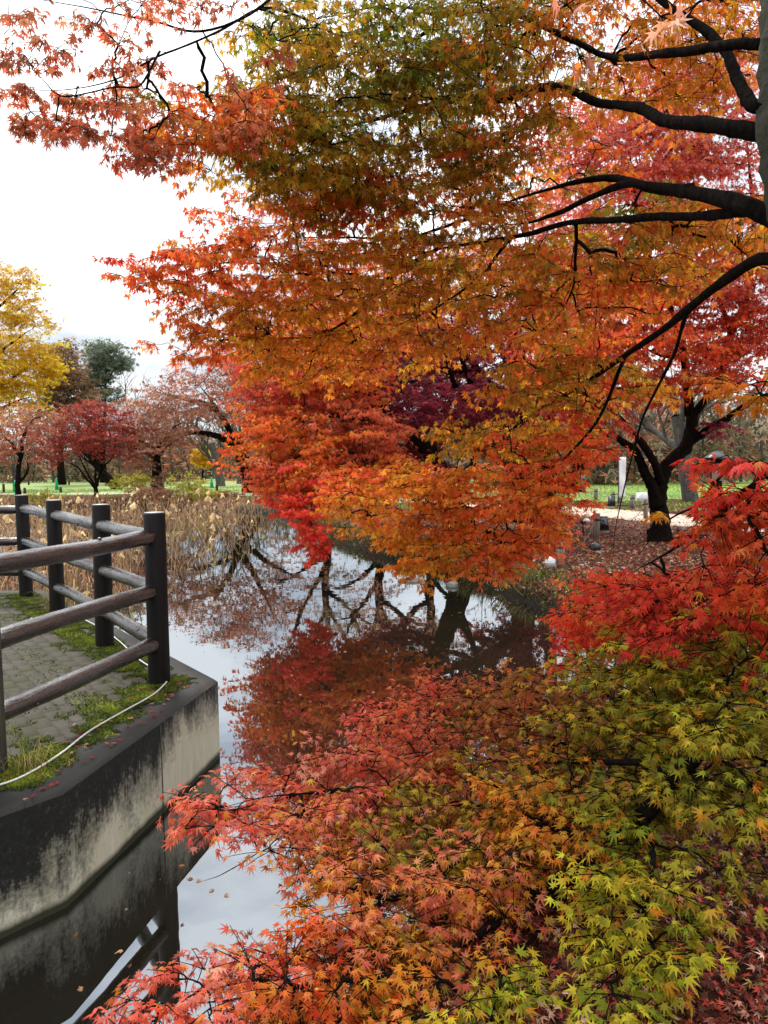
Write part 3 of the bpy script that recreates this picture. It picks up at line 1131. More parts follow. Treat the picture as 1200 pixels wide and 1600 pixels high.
        for k in range(per):
            f = (k + .6) / per
            base_p = cen + dirv * (ln * f)[:, None]
            base_p[:, 2] -= min(droop, .45) * .18 * ln * f * f
            for side in ((-1, 1) if k < per - 1 else (-1, 1, 0)):
                lat = np.cross(nrmv, dirv) * side
                xd = lat * .95 + dirv * (.55 if side else 1.0) + rng.normal(0, .28, (S_, 3))
                xd[:, 2] -= droop + rng.uniform(-.15, .5, S_) * fuzz
                nn = nrmv + rng.normal(0, nsig, (S_, 3)) * fuzz
                pos.append(base_p + xd / (np.linalg.norm(xd, axis=1, keepdims=True) + 1e-9) * leaf * .55 + rng.normal(0, .18 * leaf, (S_, 3)))
                X.append(xd)
                Nn.append(nn)
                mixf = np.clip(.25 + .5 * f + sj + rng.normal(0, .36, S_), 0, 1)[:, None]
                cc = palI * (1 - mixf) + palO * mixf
                acc = (rng.random(S_) < palS)[:, None]
                am = rng.uniform(.4, 1, (S_, 1))
                cc = np.where(acc, cc * (1 - am) + palA * am, cc)
                cc = cc * np.exp(rng.normal(0, .24, (S_, 1))) * np.exp(rng.normal(0, .05, (S_, 3)))
                dry = (rng.random(S_) < .05)[:, None]
                cc = np.where(dry, cc * np.array([.5, .55, .8]) + np.array([.02, .012, .008]), cc) * spv
                col.append(cc)
    pos, X, Nn, col = (np.concatenate(a) for a in (pos, X, Nn, col))
    keep = rng.random(len(pos)) < np.tile(np.where(np.array(pal) == 'salmon', .18, .93), len(pos) // S_)
    pos, X, Nn, col = pos[keep], X[keep], Nn[keep], np.clip(col[keep], .004, .8)
    F = frames(X, Nn)
    size = leaf * np.clip(rng.normal(.97, .17, len(pos)), .5, 1.35)
    if tw.n:
        tw.obj("twigs", twig_bark or bark, root_obj, smooth=True, kind='stuff')
    rest = np.ones(len(pos), bool)
    if singles:
        pr = project(pos)
        inf = (pr[:, 0] > 0) & (pr[:, 0] < 1200) & (pr[:, 1] > 0) & (pr[:, 1] < 1600)
        score = np.where(inf, size / pr[:, 2], 0)
        # seen broadside first
        view = pos - np.array([0, 0, CAM_H])
        view /= np.linalg.norm(view, axis=1, keepdims=True)
        score = score * (.35 + np.abs((F[:, :, 2] * view).sum(1)))
        top = np.argsort(-score)[:singles]
        rest[top] = False
        pk = rng.integers(0, 8, len(top))
        for q, t in enumerate(top):
            lo = bpy.data.objects.new("leaf", LEAF_PART[pk[q]])
            COL.objects.link(lo)
            lo.parent = root_obj
            M = np.eye(4)
            M[:3, :3] = F[t] * size[t]
            M[:3, 3] = pos[t] - o
            lo.matrix_local = Matrix(M.tolist())
            lo.color = (*[float(v) for v in col[t]], 1)
    ways = [(rest & (pos[:, 1] < 4.2), 'full'), (rest & (pos[:, 1] >= 4.2), 'lite')] if kind == 'full' else [(rest, kind)]
    for sel, kd in ways:
        if sel.any():
            link("crown", leaf_mesh("crown", pos[sel] - o, F[sel], size[sel], col[sel], kd), leaf_mat or LEAF, root_obj, kind='stuff')
    print("TREE", root_obj.name, "sprays", S_, "leaves", len(pos))
    return root_obj


MAPLES = "maples in autumn colour round the pond"

# ------------------------------------------------------------------ A: the big maple whose limbs hang over the camera's right
A0 = P(1345, 1100, 3.3)
A0[2] = float(ground_z(np.array([A0[0]]), np.array([A0[1]]))[0]) - .05
treeA = thing("maple_tree", "large maple with a mossy trunk whose long black limbs spread orange and olive leaves overhead", "tree", A0, MAPLES)
trunkA = [(np.array([A0, P(1322, 900, 3.3), P(1290, 620, 3.3), P(1262, 380, 3.3), P(1232, 180, 3.3), P(1228, 0, 3.35), P(1235, -220, 3.5)]), (.17, .11))]
limbsA = [
    limb((1262, 385, 3.3), (1215, 345, 3.35), (1150, 318, 3.5), (1080, 296, 3.9), (1010, 290, 4.4), (940, 276, 4.9), (850, 300, 5.4), (740, 340, 5.8), r=(.047, .009)),
    limb((1080, 296, 3.9), (1000, 292, 4.3), (930, 305, 4.7), (860, 335, 5.1), (800, 350, 5.6), r=(.03, .009)),
    limb((1230, 325, 3.35), (1160, 331, 3.5), (1090, 340, 3.9), (1000, 343, 4.3), (900, 347, 4.9), (800, 370, 5.4), (690, 385, 5.9), (560, 430, 6.1), r=(.029, .008)),
    limb((1236, 215, 3.3), (1170, 205, 3.4), (1100, 195, 3.6), (1040, 190, 3.9), (1000, 168, 4.2), (930, 158, 4.6), (860, 135, 5.0), (760, 150, 5.3), (640, 152, 5.6), (520, 180, 5.5), (420, 205, 5.0), r=(.038, .008)),
    limb((860, 135, 5.0), (780, 158, 5.2), (700, 160, 5.4), (600, 180, 5.6), (520, 198, 5.6), (430, 200, 5.2), r=(.022, .007)),
    limb((1234, 150, 3.3), (1180, 165, 3.35), (1150, 120, 3.5), (1110, 50, 3.7), (1040, 0, 3.9), (960, -60, 4.2), (840, -90, 4.4), r=(.03, .009)),
    limb((1228, 70, 3.35), (1140, 68, 3.5), (1060, 80, 3.8), (960, 90, 4.3), (880, 60, 4.6), (780, 20, 4.9), (690, 25, 5.2), (600, 5, 5.3), (480, 30, 5.0), r=(.026, .007)),
    limb((690, 25, 5.2), (650, 60, 5.3), (560, 80, 5.3), (500, 120, 5.0), r=(.014, .005)),
    limb((480, 30, 5.0), (420, 15, 4.6), (340, 50, 4.2), (250, 80, 3.95), (180, 120, 3.8), (90, 140, 3.7), (0, 130, 3.6), r=(.009, .003)),
    limb((620, -60, 4.8), (480, -40, 4.4), (330, 45, 4.0), (240, 35, 3.9), (120, 10, 3.8), (0, -10, 3.7), r=(.012, .003)),
    limb((250, 80, 3.95), (220, 130, 3.85), (180, 140, 3.8), (100, 150, 3.7), (60, 115, 3.65), (5, 60, 3.6), r=(.006, .002)),
    limb((1240, -100, 3.4), (1000, -180, 3.9), (800, -130, 4.4), (620, -60, 4.8), r=(.05, .014)),
    limb((1040, 0, 3.9), (960, -160, 2.6), (905, -60, 2.0), (893, 20, 1.9), (900, 70, 1.88), r=(.004, .0015)),
    # drooping limb that ends in the spray over the pond
    limb((1278, 455, 3.3), (1200, 402, 3.5), (1120, 445, 4.0), (1040, 515, 4.8), (975, 560, 5.6), (900, 610, 6.2), (820, 655, 6.6), (740, 720, 6.9), (660, 770, 7.1), (590, 800, 7.3), r=(.033, .005)),
    limb((975, 560, 5.6), (930, 660, 6.0), (880, 720, 6.3), (820, 790, 6.6), (720, 850, 6.8), r=(.016, .004)),
    limb((1075, 480, 4.4), (1050, 560, 4.8), (1010, 650, 5.2), (985, 720, 5.4), (965, 800, 5.5), (955, 880, 5.6), r=(.014, .003)),
    limb((690, 385, 5.9), (600, 440, 6.0), (555, 487, 6.0), (500, 525, 6.1), (440, 530, 6.1), (370, 535, 6.1), r=(.018, .004)),
    limb((560, 430, 6.1), (480, 420, 6.0), (400, 410, 6.0), (310, 420, 5.9), (240, 440, 5.8), r=(.012, .003)),
    limb((740, 340, 5.8), (640, 370, 6.0), (540, 370, 6.0), (430, 375, 5.9), r=(.014, .004)),
    limb((800, 370, 5.4), (740, 440, 5.8), (680, 480, 6.1), (600, 520, 6.3), r=(.014, .004)),
    limb((900, 347, 4.9), (900, 420, 5.3), (880, 480, 5.8), (820, 540, 6.0), r=(.013, .004)),
]
clumpsA = [
    clump(893, 10, 1.92, 14, 20, .05, 1, 'salmon', .05), clump(902, 72, 1.88, 8, 14, .03, 1, 'salmon', .035), clump(1030, 25, 2.1, 8, 8, .02, 1, 'salmon', .035),
    clump(150, 55, 3.75, 210, 60, .4, 11, 'brown_orange', .15), clump(80, 130, 3.7, 120, 50, .3, 6, 'brown_orange', .14),
    clump(220, 165, 3.9, 150, 55, .35, 12, 'brown_orange', .15), clump(25, 170, 3.65, 40, 30, .2, 4, 'brown_orange', .1),
    clump(330, 90, 4.2, 110, 60, .4, 8, 'brown_orange', .16), clump(110, 225, 3.75, 40, 30, .15, 3, 'brown_orange', .09),
    clump(310, 205, 4.5, 100, 42, .4, 34, 'red_orange', .18), clump(225, 235, 4.2, 60, 22, .2, 8, 'brown_orange', .12),
    clump(430, 225, 4.9, 100, 70, .5, 55, 'olive_orange', .2), clump(480, 130, 5, 110, 90, .6, 55, 'olive_orange'),
    clump(570, 80, 5.1, 150, 110, .8, 80, 'olive_green'), clump(690, 60, 5.1, 130, 90, .8, 50, 'olive'),
    clump(600, 215, 5.4, 170, 80, .8, 85, 'amber_dark'), clump(480, 270, 5.3, 110, 45, .5, 36, 'amber_dark', .2),
    clump(770, 130, 5.1, 130, 110, .8, 75, 'olive_orange'), clump(740, 20, 4.8, 120, 60, .6, 28, 'olive'),
    clump(900, 60, 4.6, 130, 80, .7, 55, 'orange'), clump(1050, 50, 4.2, 110, 80, .6, 36, 'orange'),
    clump(1120, 110, 4.5, 60, 50, .5, 7, 'orange'), clump(830, 250, 5.5, 130, 70, .8, 50, 'orange_red'),
    clump(700, 310, 5.7, 160, 70, .8, 75, 'amber_dark'), clump(560, 340, 5.9, 130, 50, .6, 50, 'orange_red'),
    clump(420, 350, 5.9, 100, 35, .5, 30, 'red_orange', .2), clump(400, 420, 5.9, 130, 50, .6, 60, 'orange_red', .22),
    clump(280, 425, 5.8, 80, 32, .35, 22, 'scarlet', .15), clump(215, 432, 5.75, 45, 14, .15, 6, 'scarlet', .1),
    clump(400, 500, 6.0, 120, 45, .6, 55, 'orange', .22), clump(310, 525, 6.0, 60, 35, .35, 16, 'red_orange', .16),
    clump(550, 450, 6.0, 160, 70, .7, 85, 'amber'), clump(740, 450, 6.0, 160, 80, .8, 90, 'orange_olive'),
    clump(900, 420, 5.6, 130, 60, .7, 50, 'orange_olive'), clump(1060, 400, 5, 110, 60, .7, 40, 'orange_olive'),
    clump(870, 515, 6, 120, 50, .8, 46, 'orange_red'), clump(1010, 460, 5.7, 90, 30, .6, 14, 'red_orange'),
    clump(500, 560, 6.3, 120, 35, .6, 42, 'orange', .22), clump(650, 540, 6.4, 120, 24, .5, 22, 'orange'),
    clump(960, 340, 5.1, 90, 30, .5, 16, 'olive'), clump(1130, 360, 4.6, 60, 40, .5, 10, 'orange'),
    clump(890, 600, 6.1, 120, 45, .6, 55, 'amber_olive', .22), clump(785, 685, 6.6, 105, 30, .5, 46, 'amber_olive', .2),
    clump(690, 750, 6.9, 90, 26, .5, 38, 'orange', .19), clump(610, 790, 7.2, 100, 35, .5, 46, 'orange', .2),
    clump(740, 780, 6.9, 120, 50, .6, 66, 'orange_red', .22), clump(815, 815, 6.7, 65, 36, .5, 30, 'orange_red', .2),
    clump(700, 850, 6.8, 90, 32, .5, 40, 'orange', .18), clump(775, 850, 6.7, 70, 24, .4, 26, 'orange_red', .18), clump(660, 880, 6.9, 40, 16, .3, 8, 'orange', .15), clump(835, 770, 6.3, 60, 45, .5, 30, 'orange_red', .2), clump(625, 835, 7.1, 60, 18, .3, 8, 'orange', .16), clump(570, 805, 7.4, 45, 12, .25, 5, 'orange_red', .15), clump(745, 888, 6.6, 55, 12, .25, 7, 'orange_red', .15), clump(835, 862, 6.5, 32, 14, .2, 5, 'scarlet', .15), clump(650, 895, 6.9, 24, 12, .15, 3, 'orange', .13),
    clump(875, 705, 6.2, 60, 45, .5, 26, 'scarlet', .19),
    clump(560, 760, 7.4, 80, 25, .4, 20, 'scarlet', .18),
]
grow(treeA, trunkA, limbsA, clumpsA, leaf=.0385, kind='full', blades=5, per=3, bark=BARK, singles=300, droop=.8, nsig=.55, dense=1.0)
for ch in treeA.children:
    if ch.name.startswith('trunk'):
        ch.data.materials.clear()
        ch.data.materials.append(BARK_MOSS)

# ------------------------------------------------------------------ B: red maple reaching in from the right at eye level
B0 = np.array([2.75, 3.6, 0.0])
B0[2] = float(ground_z(B0[:1], B0[1:2])[0]) - .05
treeB = thing("maple_tree", "scarlet maple boughs reaching in at eye level above the olive bush", "tree", B0, MAPLES)
bt = B0 + np.array([0, 0, .1])
trunkB = [(np.array([B0, B0 + (.02, -.05, .6), B0 + (-.05, -.12, 1.2), B0 + (-.1, -.3, 1.9)]), (.07, .04))]
limbsB = [
    (np.array([B0 + (-.02, -.1, .9), P(1260, 900, 3.1), P(1200, 905, 3.1), P(1110, 930, 3.4), P(1010, 930, 4.1), P(930, 975, 4.7)]), (.03, .005)),
    (np.array([B0 + (-.05, -.12, 1.3), P(1240, 750, 2.7), P(1170, 760, 2.6), P(1110, 810, 2.9), P(1040, 870, 3.4), P(980, 900, 4.1)]), (.025, .004)),
    (np.array([B0 + (-.08, -.2, 1.7), P(1250, 620, 2.9), P(1190, 600, 3.0), P(1150, 610, 3.2)]), (.02, .004)),
    (np.array([P(1240, 750, 2.7), P(1150, 730, 3.4), P(1080, 790, 4.0), P(1040, 820, 4.4), P(985, 880, 4.8)]), (.012, .003)),
]
clumpsB = [
    clump(1185, 735, 2.6, 45, 38, .2, 9, 'crimson', .15), clump(1170, 815, 2.8, 55, 40, .3, 13, 'scarlet', .16),
    clump(1080, 925, 3.5, 100, 34, .45, 34, 'crimson', .18), clump(955, 950, 4.5, 60, 48, .4, 26, 'scarlet', .18),
    clump(920, 1000, 4.9, 60, 40, .4, 22, 'crimson', .17), clump(1090, 960, 3.3, 110, 35, .4, 24, 'crimson', .18),
    clump(1175, 605, 3.1, 45, 30, .2, 5, 'orange', .14), clump(1095, 805, 4.1, 40, 20, .3, 3, 'amber', .12),
    clump(1180, 880, 2.8, 60, 50, .3, 14, 'scarlet', .17), clump(1000, 930, 4.4, 50, 20, .3, 9, 'red_orange', .16),
    clump(1010, 980, 4.2, 70, 40, .3, 16, 'crimson', .17),
]
grow(treeB, trunkB, limbsB, clumpsB, leaf=.034, kind='full', blades=5, per=3, singles=300, droop=.6, nsig=.45, dense=1.1)

# ------------------------------------------------------------------ C: low spreading maple over the water
C0 = PZ(862, 1462, -.36)
C0[2] = float(ground_z(C0[:1], C0[1:2])[0]) - .04
treeC = thing("maple_tree", "low spreading maple turning from olive green to pink red over the water", "tree", C0, MAPLES)
trunkC = [(np.array([C0, P(872, 1425, 3.0), P(890, 1375, 2.9), P(940, 1325, 2.8), P(1005, 1275, 2.75)]), (.042, .032))]
limbsC = [
    limb((1005, 1275, 2.75), (1060, 1215, 2.75), (1120, 1155, 2.8), (1190, 1090, 2.9), (1260, 1030, 3.0), r=(.032, .012)),
    limb((1120, 1155, 2.8), (1060, 1140, 3.1), (980, 1130, 3.6), (900, 1110, 4.0), (800, 1110, 4.3), (700, 1125, 4.5), (610, 1130, 4.7), r=(.02, .004)),
    limb((890, 1375, 2.9), (830, 1395, 2.85), (740, 1400, 2.85), (620, 1400, 2.9), (520, 1385, 3.0), (470, 1350, 3.1), (420, 1325, 3.1), r=(.026, .004)),
    limb((940, 1325, 2.8), (860, 1290, 3.1), (760, 1260, 3.4), (640, 1240, 3.6), (520, 1240, 3.5), (420, 1250, 3.3), (340, 1262, 3.1), r=(.022, .003)),
    limb((830, 1395, 2.85), (740, 1470, 2.65), (620, 1520, 2.5), (480, 1540, 2.5), (350, 1560, 2.45), (250, 1575, 2.4), r=(.018, .003)),
    limb((1005, 1275, 2.75), (1020, 1350, 2.5), (1000, 1440, 2.35), (990, 1530, 2.2), r=(.014, .003)),
    limb((1060, 1215, 2.75), (1000, 1190, 3.0), (900, 1190, 3.3), (800, 1190, 3.6), (700, 1180, 3.9), (600, 1180, 4.0), r=(.016, .003)),
    limb((872, 1425, 3.0), (800, 1500, 2.6), (720, 1560, 2.4), r=(.012, .003)),
    limb((420, 1325, 3.1), (390, 1340, 3.05), (350, 1365, 3.0), (310, 1380, 2.95), r=(.003, .0015)),
]
clumpsC = [
    clump(610, 1125, 4.6, 60, 26, .35, 18, 'scarlet_pink', .2), clump(690, 1115, 4.5, 80, 34, .4, 28, 'rust_red', .2),
    clump(800, 1110, 4.2, 100, 40, .4, 38, 'olive_red', .2), clump(900, 1090, 3.9, 100, 40, .4, 34, 'olive_red', .2),
    clump(1010, 1060, 3.5, 110, 60, .45, 48, 'olive_leaf', .2), clump(1140, 1020, 3.1, 90, 60, .4, 30, 'olive_leaf', .2),
    clump(1130, 1150, 2.8, 100, 80, .4, 40, 'olive_leaf', .19), clump(970, 1180, 3.2, 130, 70, .4, 48, 'olive_amber', .19),
    clump(810, 1200, 3.6, 120, 50, .4, 42, 'olive_red', .2), clump(640, 1195, 3.85, 90, 40, .35, 28, 'rust_red', .19),
    clump(520, 1225, 3.6, 100, 32, .35, 32, 'scarlet_pink', .18), clump(420, 1250, 3.35, 90, 32, .25, 24, 'scarlet_pink', .16),
    clump(335, 1262, 3.1, 40, 22, .15, 6, 'scarlet_pink', .12), clump(520, 1300, 3.2, 90, 40, .3, 26, 'orange_pink', .18),
    clump(680, 1280, 3.35, 110, 50, .4, 38, 'olive_amber', .19), clump(830, 1290, 3.0, 100, 60, .35, 30, 'orange_olive', .18),
    clump(1030, 1280, 2.65, 90, 60, .3, 24, 'olive_leaf', .18), clump(610, 1410, 2.85, 110, 60, .3, 30, 'orange_pink', .18),
    clump(540, 1370, 3.0, 70, 40, .2, 10, 'orange', .16), clump(480, 1535, 2.5, 110, 40, .25, 26, 'orange_red', .17),
    clump(320, 1562, 2.42, 100, 28, .2, 16, 'scarlet_pink', .15), clump(640, 1530, 2.5, 120, 55, .3, 30, 'orange_olive', .17),
    clump(750, 1400, 2.75, 80, 50, .3, 18, 'orange_pink', .17), clump(985, 1400, 2.4, 70, 55, .2, 18, 'green_yellow', .17),
    clump(985, 1520, 2.2, 60, 60, .2, 13, 'green_yellow', .16), clump(760, 1560, 2.35, 80, 30, .2, 10, 'green_yellow', .15),
    clump(1120, 1250, 2.55, 60, 40, .2, 6, 'olive_amber', .15), clump(1175, 1110, 2.75, 45, 70, .3, 15, 'olive_leaf', .18), clump(1080, 1110, 3.0, 70, 40, .3, 12, 'olive_leaf', .18),
    clump(235, 1580, 2.4, 50, 20, .12, 6, 'scarlet_pink', .12),
]
grow(treeC, trunkC, limbsC, clumpsC, leaf=.032, kind='full', blades=5, per=3, singles=300, droop=.25)

# ------------------------------------------------------------------ J: forked maple behind the path posts
J0 = P(1030, 852, 15.7)
J0[2] = float(ground_z(J0[:1], J0[1:2])[0]) - .05
treeJ = thing("maple_tree", "black forked maple trunk with bright scarlet crown beside the pale path", "tree", J0, MAPLES)
trunkJ = [(np.array([J0, P(1030, 810, 15.7), P(1030, 770, 15.7), P(1042, 735, 15.7), P(1072, 695, 15.7), P(1078, 650, 15.8)]), (.19, .11)),
          (np.array([P(1028, 790, 15.65), P(1012, 750, 15.5), P(1000, 715, 15.4), P(985, 695, 15.2), P(950, 680, 14.8)]), (.11, .06))]
limbsJ = [
    limb((1032, 752, 15.6), (1020, 720, 15.3), (998, 685, 15.0), (970, 655, 14.6), (930, 625, 14), (880, 600, 13.5), r=(.09, .03)),
    limb((1078, 655, 15.8), (1105, 620, 15.7), (1130, 580, 15.6), (1140, 530, 15.5), (1120, 460, 15.3), (1080, 380, 15), r=(.085, .03)),
    limb((1080, 690, 15.7), (1110, 670, 15.5), (1150, 642, 15.2), (1200, 615, 15), (1260, 590, 15), r=(.085, .04)),
    limb((1078, 650, 15.8), (1070, 590, 15.8), (1060, 520, 15.6), (1030, 440, 15.4), (1000, 340, 15.2), (980, 240, 15), r=(.1, .03)),
    limb((1130, 580, 15.6), (1090, 548, 15.3), (1040, 555, 15), (980, 540, 14.5), r=(.05, .02)),
    limb((1140, 530, 15.5), (1170, 440, 15.5), (1180, 330, 15.5), (1160, 200, 15.4), r=(.07, .03)),
    limb((950, 680, 14.8), (920, 660, 14.5), (880, 660, 14), r=(.06, .03)),
]
clumpsJ = [
    clump(960, 480, 14.5, 90, 60, 1.2, 60, 'scarlet', .5), clump(1080, 510, 15, 110, 60, 1.4, 70, 'red', .5), clump(1080, 430, 14.6, 120, 60, 1.3, 60, 'pink_red', .55), clump(990, 560, 14.5, 100, 45, 1.4, 66, 'scarlet', .5),
    clump(1150, 470, 15, 80, 70, 1.2, 45, 'red', .5), clump(1010, 240, 15, 140, 80, 1.5, 95, 'pink_red', .6), clump(1060, 210, 14.6, 150, 60, 1.2, 60, 'pink_red', .6), clump(940, 220, 14.6, 90, 60, 1.2, 45, 'pink_red', .6), clump(1100, 300, 15.2, 120, 80, 1.5, 85, 'pink_red', .55),
    clump(940, 330, 14.8, 90, 90, 1.4, 60, 'pink_red', .5), clump(1130, 170, 15.2, 90, 70, 1.4, 50, 'pink_red', .55), clump(1040, 130, 15, 110, 60, 1.4, 50, 'pink_red', .55),
    clump(905, 640, 13.8, 60, 34, 1.0, 34, 'red', .42), clump(1000, 410, 15, 120, 70, 1.4, 70, 'scarlet', .5), clump(880, 560, 13.5, 80, 60, 1.2, 50, 'scarlet', .45),
    clump(1125, 668, 15, 22, 10, .4, 3, 'maroon', .3), clump(1150, 400, 15.2, 80, 60, 1.2, 35, 'red', .5),
    clump(1005, 610, 14.8, 55, 22, .9, 18, 'scarlet', .4), clump(1170, 520, 15, 55, 40, 1, 30, 'red', .45), clump(1090, 590, 15.2, 60, 22, .8, 12, 'scarlet', .38),
    clump(1110, 60, 15.2, 110, 60, 1.3, 45, 'pink_red', .55), clump(900, 690, 13.5, 40, 25, .7, 12, 'scarlet', .35), clump(1190, 560, 15, 50, 40, 1, 14, 'red', .4),
]
grow(treeJ, trunkJ, limbsJ, clumpsJ, leaf=.062, kind='lite', blades=5, per=4, twig_r=.003, droop=.7, nsig=.5, dense=1.35, limb_jit=.03)

# ------------------------------------------------------------------ D: maroon maple on the bank
D0 = P(812, 812, 21)
D0[2] = float(ground_z(D0[:1], D0[1:2])[0]) - .05
treeD = thing("maple_tree", "massive dark trunked maple with maroon leaves behind the orange spray", "tree", D0, MAPLES)
trunkD = [(np.array([D0, P(812, 770, 21), P(818, 710, 21), P(815, 650, 20.9), P(808, 590, 20.8), P(800, 520, 20.6)]), (.42, .2)),
          (np.array([P(848, 812, 21.6), P(850, 740, 21.6), P(858, 660, 21.5), P(865, 560, 21.4)]), (.24, .14))]
limbsD = [
    limb((816, 660, 20.9), (790, 620, 20.3), (755, 598, 19.8), (705, 580, 19.2), (650, 575, 18.6), (590, 600, 18), r=(.22, .05)),
    limb((815, 690, 20.9), (780, 668, 20.2), (740, 655, 19.5), (690, 650, 18.8), (640, 665, 18), (600, 700, 17.4), r=(.16, .04)),
    limb((755, 598, 19.8), (730, 560, 19.4), (680, 520, 19), (620, 500, 18.6), r=(.12, .04)),
    limb((808, 590, 20.8), (780, 540, 20.5), (740, 490, 20.2), (690, 450, 19.8), r=(.14, .04)),
    limb((800, 520, 20.6), (820, 450, 20.4), (830, 370, 20.2), r=(.14, .05)),
    limb((812, 610, 20.8), (850, 560, 20.4), (890, 520, 20), r=(.12, .04)),
    limb((815, 700, 20.9), (770, 655, 19), (720, 620, 17.2), (650, 600, 15.8), (590, 610, 14.8), r=(.17, .03)),
    limb((720, 620, 17.2), (700, 570, 16.4), (660, 530, 15.8), r=(.08, .02)),
    limb((770, 655, 19), (740, 600, 18), (720, 540, 17.5), (700, 480, 17), r=(.1, .03)),
    limb((816, 670, 20.9), (840, 620, 19), (850, 560, 17.5), (830, 500, 16.5), r=(.15, .03)),
    limb((740, 655, 19.5), (700, 690, 18.6), (660, 720, 17.8), (620, 730, 17), r=(.07, .02)),
]
clumpsD = [
    clump(630, 640, 16.4, 90, 45, 1.4, 90, 'maroon', .5), clump(740, 640, 17.5, 90, 40, 1.6, 85, 'maroon', .5), clump(700, 565, 19.2, 110, 45, 1.6, 75, 'maroon', .55),
    clump(790, 690, 19, 60, 30, 1.2, 40, 'maroon', .5), clump(620, 715, 17, 60, 28, 1.1, 40, 'maroon', .5), clump(710, 500, 19.6, 140, 40, 1.6, 80, 'purple', .6),
    clump(840, 600, 20, 70, 60, 1.4, 50, 'maroon', .55), clump(760, 430, 20, 140, 50, 1.6, 70, 'red', .6), clump(860, 450, 20.2, 80, 70, 1.4, 45, 'red', .6),
    clump(600, 560, 18.4, 80, 40, 1.4, 45, 'purple', .5), clump(840, 360, 20.2, 90, 60, 1.4, 40, 'pink_red', .6), clump(560, 600, 18, 60, 30, 1.2, 30, 'maroon', .5),
]
grow(treeD, trunkD, limbsD, clumpsD, leaf=.085, kind='far', blades=5, per=4, twig_r=.0035, droop=.7, nsig=.5, dense=1.5, limb_jit=.05)

# ------------------------------------------------------------------ E: leaning orange maple at the water's edge
E0 = P(725, 842, 16.8)
E0[2] = float(ground_z(E0[:1], E0[1:2])[0]) - .05
treeE = thing("maple_tree", "leaning orange red maple with a crimson spray hanging down to the water", "tree", E0, MAPLES)
trunkE = [(np.array([E0, P(712, 790, 16.6), P(685, 735, 16.2), P(650, 690, 15.8), P(610, 655, 15.3)]), (.24, .11))]
limbsE = [
    limb((650, 690, 15.8), (600, 640, 15.4), (545, 600, 15.2), (490, 580, 15.2), (430, 590, 15.4), r=(.1, .02)),
    limb((610, 655, 15.3), (560, 650, 14.8), (500, 650, 14.5), (460, 665, 14.5), (430, 690, 14.8), r=(.08, .02)),
    limb((685, 735, 16.2), (630, 720, 15), (580, 720, 14), (530, 730, 13.2), (490, 770, 12.5), (480, 830, 12.2), r=(.09, .012)),
    limb((600, 640, 15.4), (570, 560, 15.6), (540, 500, 15.8), (520, 440, 16), r=(.06, .02)),
    limb((545, 600, 15.2), (470, 540, 15.8), (440, 530, 16.2), (410, 550, 16.5), r=(.05, .015)),
    limb((580, 720, 14), (520, 700, 13.6), (460, 720, 13.6), (440, 745, 13.8), r=(.04, .01)),
    limb((712, 790, 16.6), (740, 720, 16.4), (730, 650, 16), r=(.1, .03)),
]
clumpsE = [
    clump(465, 610, 15.4, 70, 40, 1.3, 60, 'red', .45), clump(430, 640, 15.6, 45, 50, 1.2, 34, 'rust_red', .45), clump(520, 590, 15.3, 90, 45, 1.4, 65, 'red_orange', .45),
    clump(460, 690, 14.4, 90, 45, 1.3, 80, 'red_orange', .42), clump(560, 680, 14.4, 70, 50, 1.3, 60, 'rust_red', .42), clump(540, 755, 13.4, 80, 32, 1.0, 50, 'orange_red', .4),
    clump(450, 748, 14, 50, 30, 1.0, 36, 'rust_red', .4), clump(480, 800, 12.3, 26, 26, .35, 13, 'crimson', .24), clump(492, 848, 12.2, 18, 26, .25, 8, 'crimson', .2),
    clump(455, 785, 12.6, 28, 14, .4, 8, 'crimson', .25), clump(540, 520, 15.8, 80, 40, 1.3, 45, 'scarlet', .45), clump(440, 555, 16, 70, 30, 1.2, 34, 'red', .45),
    clump(600, 740, 13.8, 60, 30, 1, 32, 'orange_red', .4), clump(480, 740, 13.6, 60, 30, 1, 40, 'orange_red', .4), clump(470, 500, 16, 100, 50, 1.5, 50, 'orange_red', .5), clump(600, 460, 16.4, 100, 60, 1.5, 50, 'red_orange', .5),
]
grow(treeE, trunkE, limbsE, clumpsE, leaf=.062, kind='lite', blades=5, per=4, twig_r=.003, droop=.7, nsig=.5, dense=1.6, limb_jit=.03)


# ------------------------------------------------------------------ trees across the pond
def far_tree(name, label, base, trunk_px, limbs_px, clumps, group, dense=1.9, leaf=.1, kind='far', bark=None, blades=4, per=3, r=(.3, .15), lr=(.12, .03), twig=.012, droop=.3, tw=True, cat="tree", flat=1):
    b = P(*base)
    z = float(ground_z(b[:1], b[1:2])[0])
    b[2] = z - .08
    t = thing(name, label, cat, b, group)
    tr = [(np.array([b] + [P(*q) for q in trunk_px]), r)]
    lm = [(np.array([P(*q) for q in l]), lr) for l in limbs_px]
    grow(t, tr, lm, clumps, leaf=leaf * 1.35, kind=kind, blades=blades, per=per, bark=bark or BARK, twig_bark=TWIGGY, dense=dense, nsig=.5, twig_r=twig * .55, sides=4, droop=droop, twiglets=False, limb_jit=.05, trunk_sides=10)
    return t


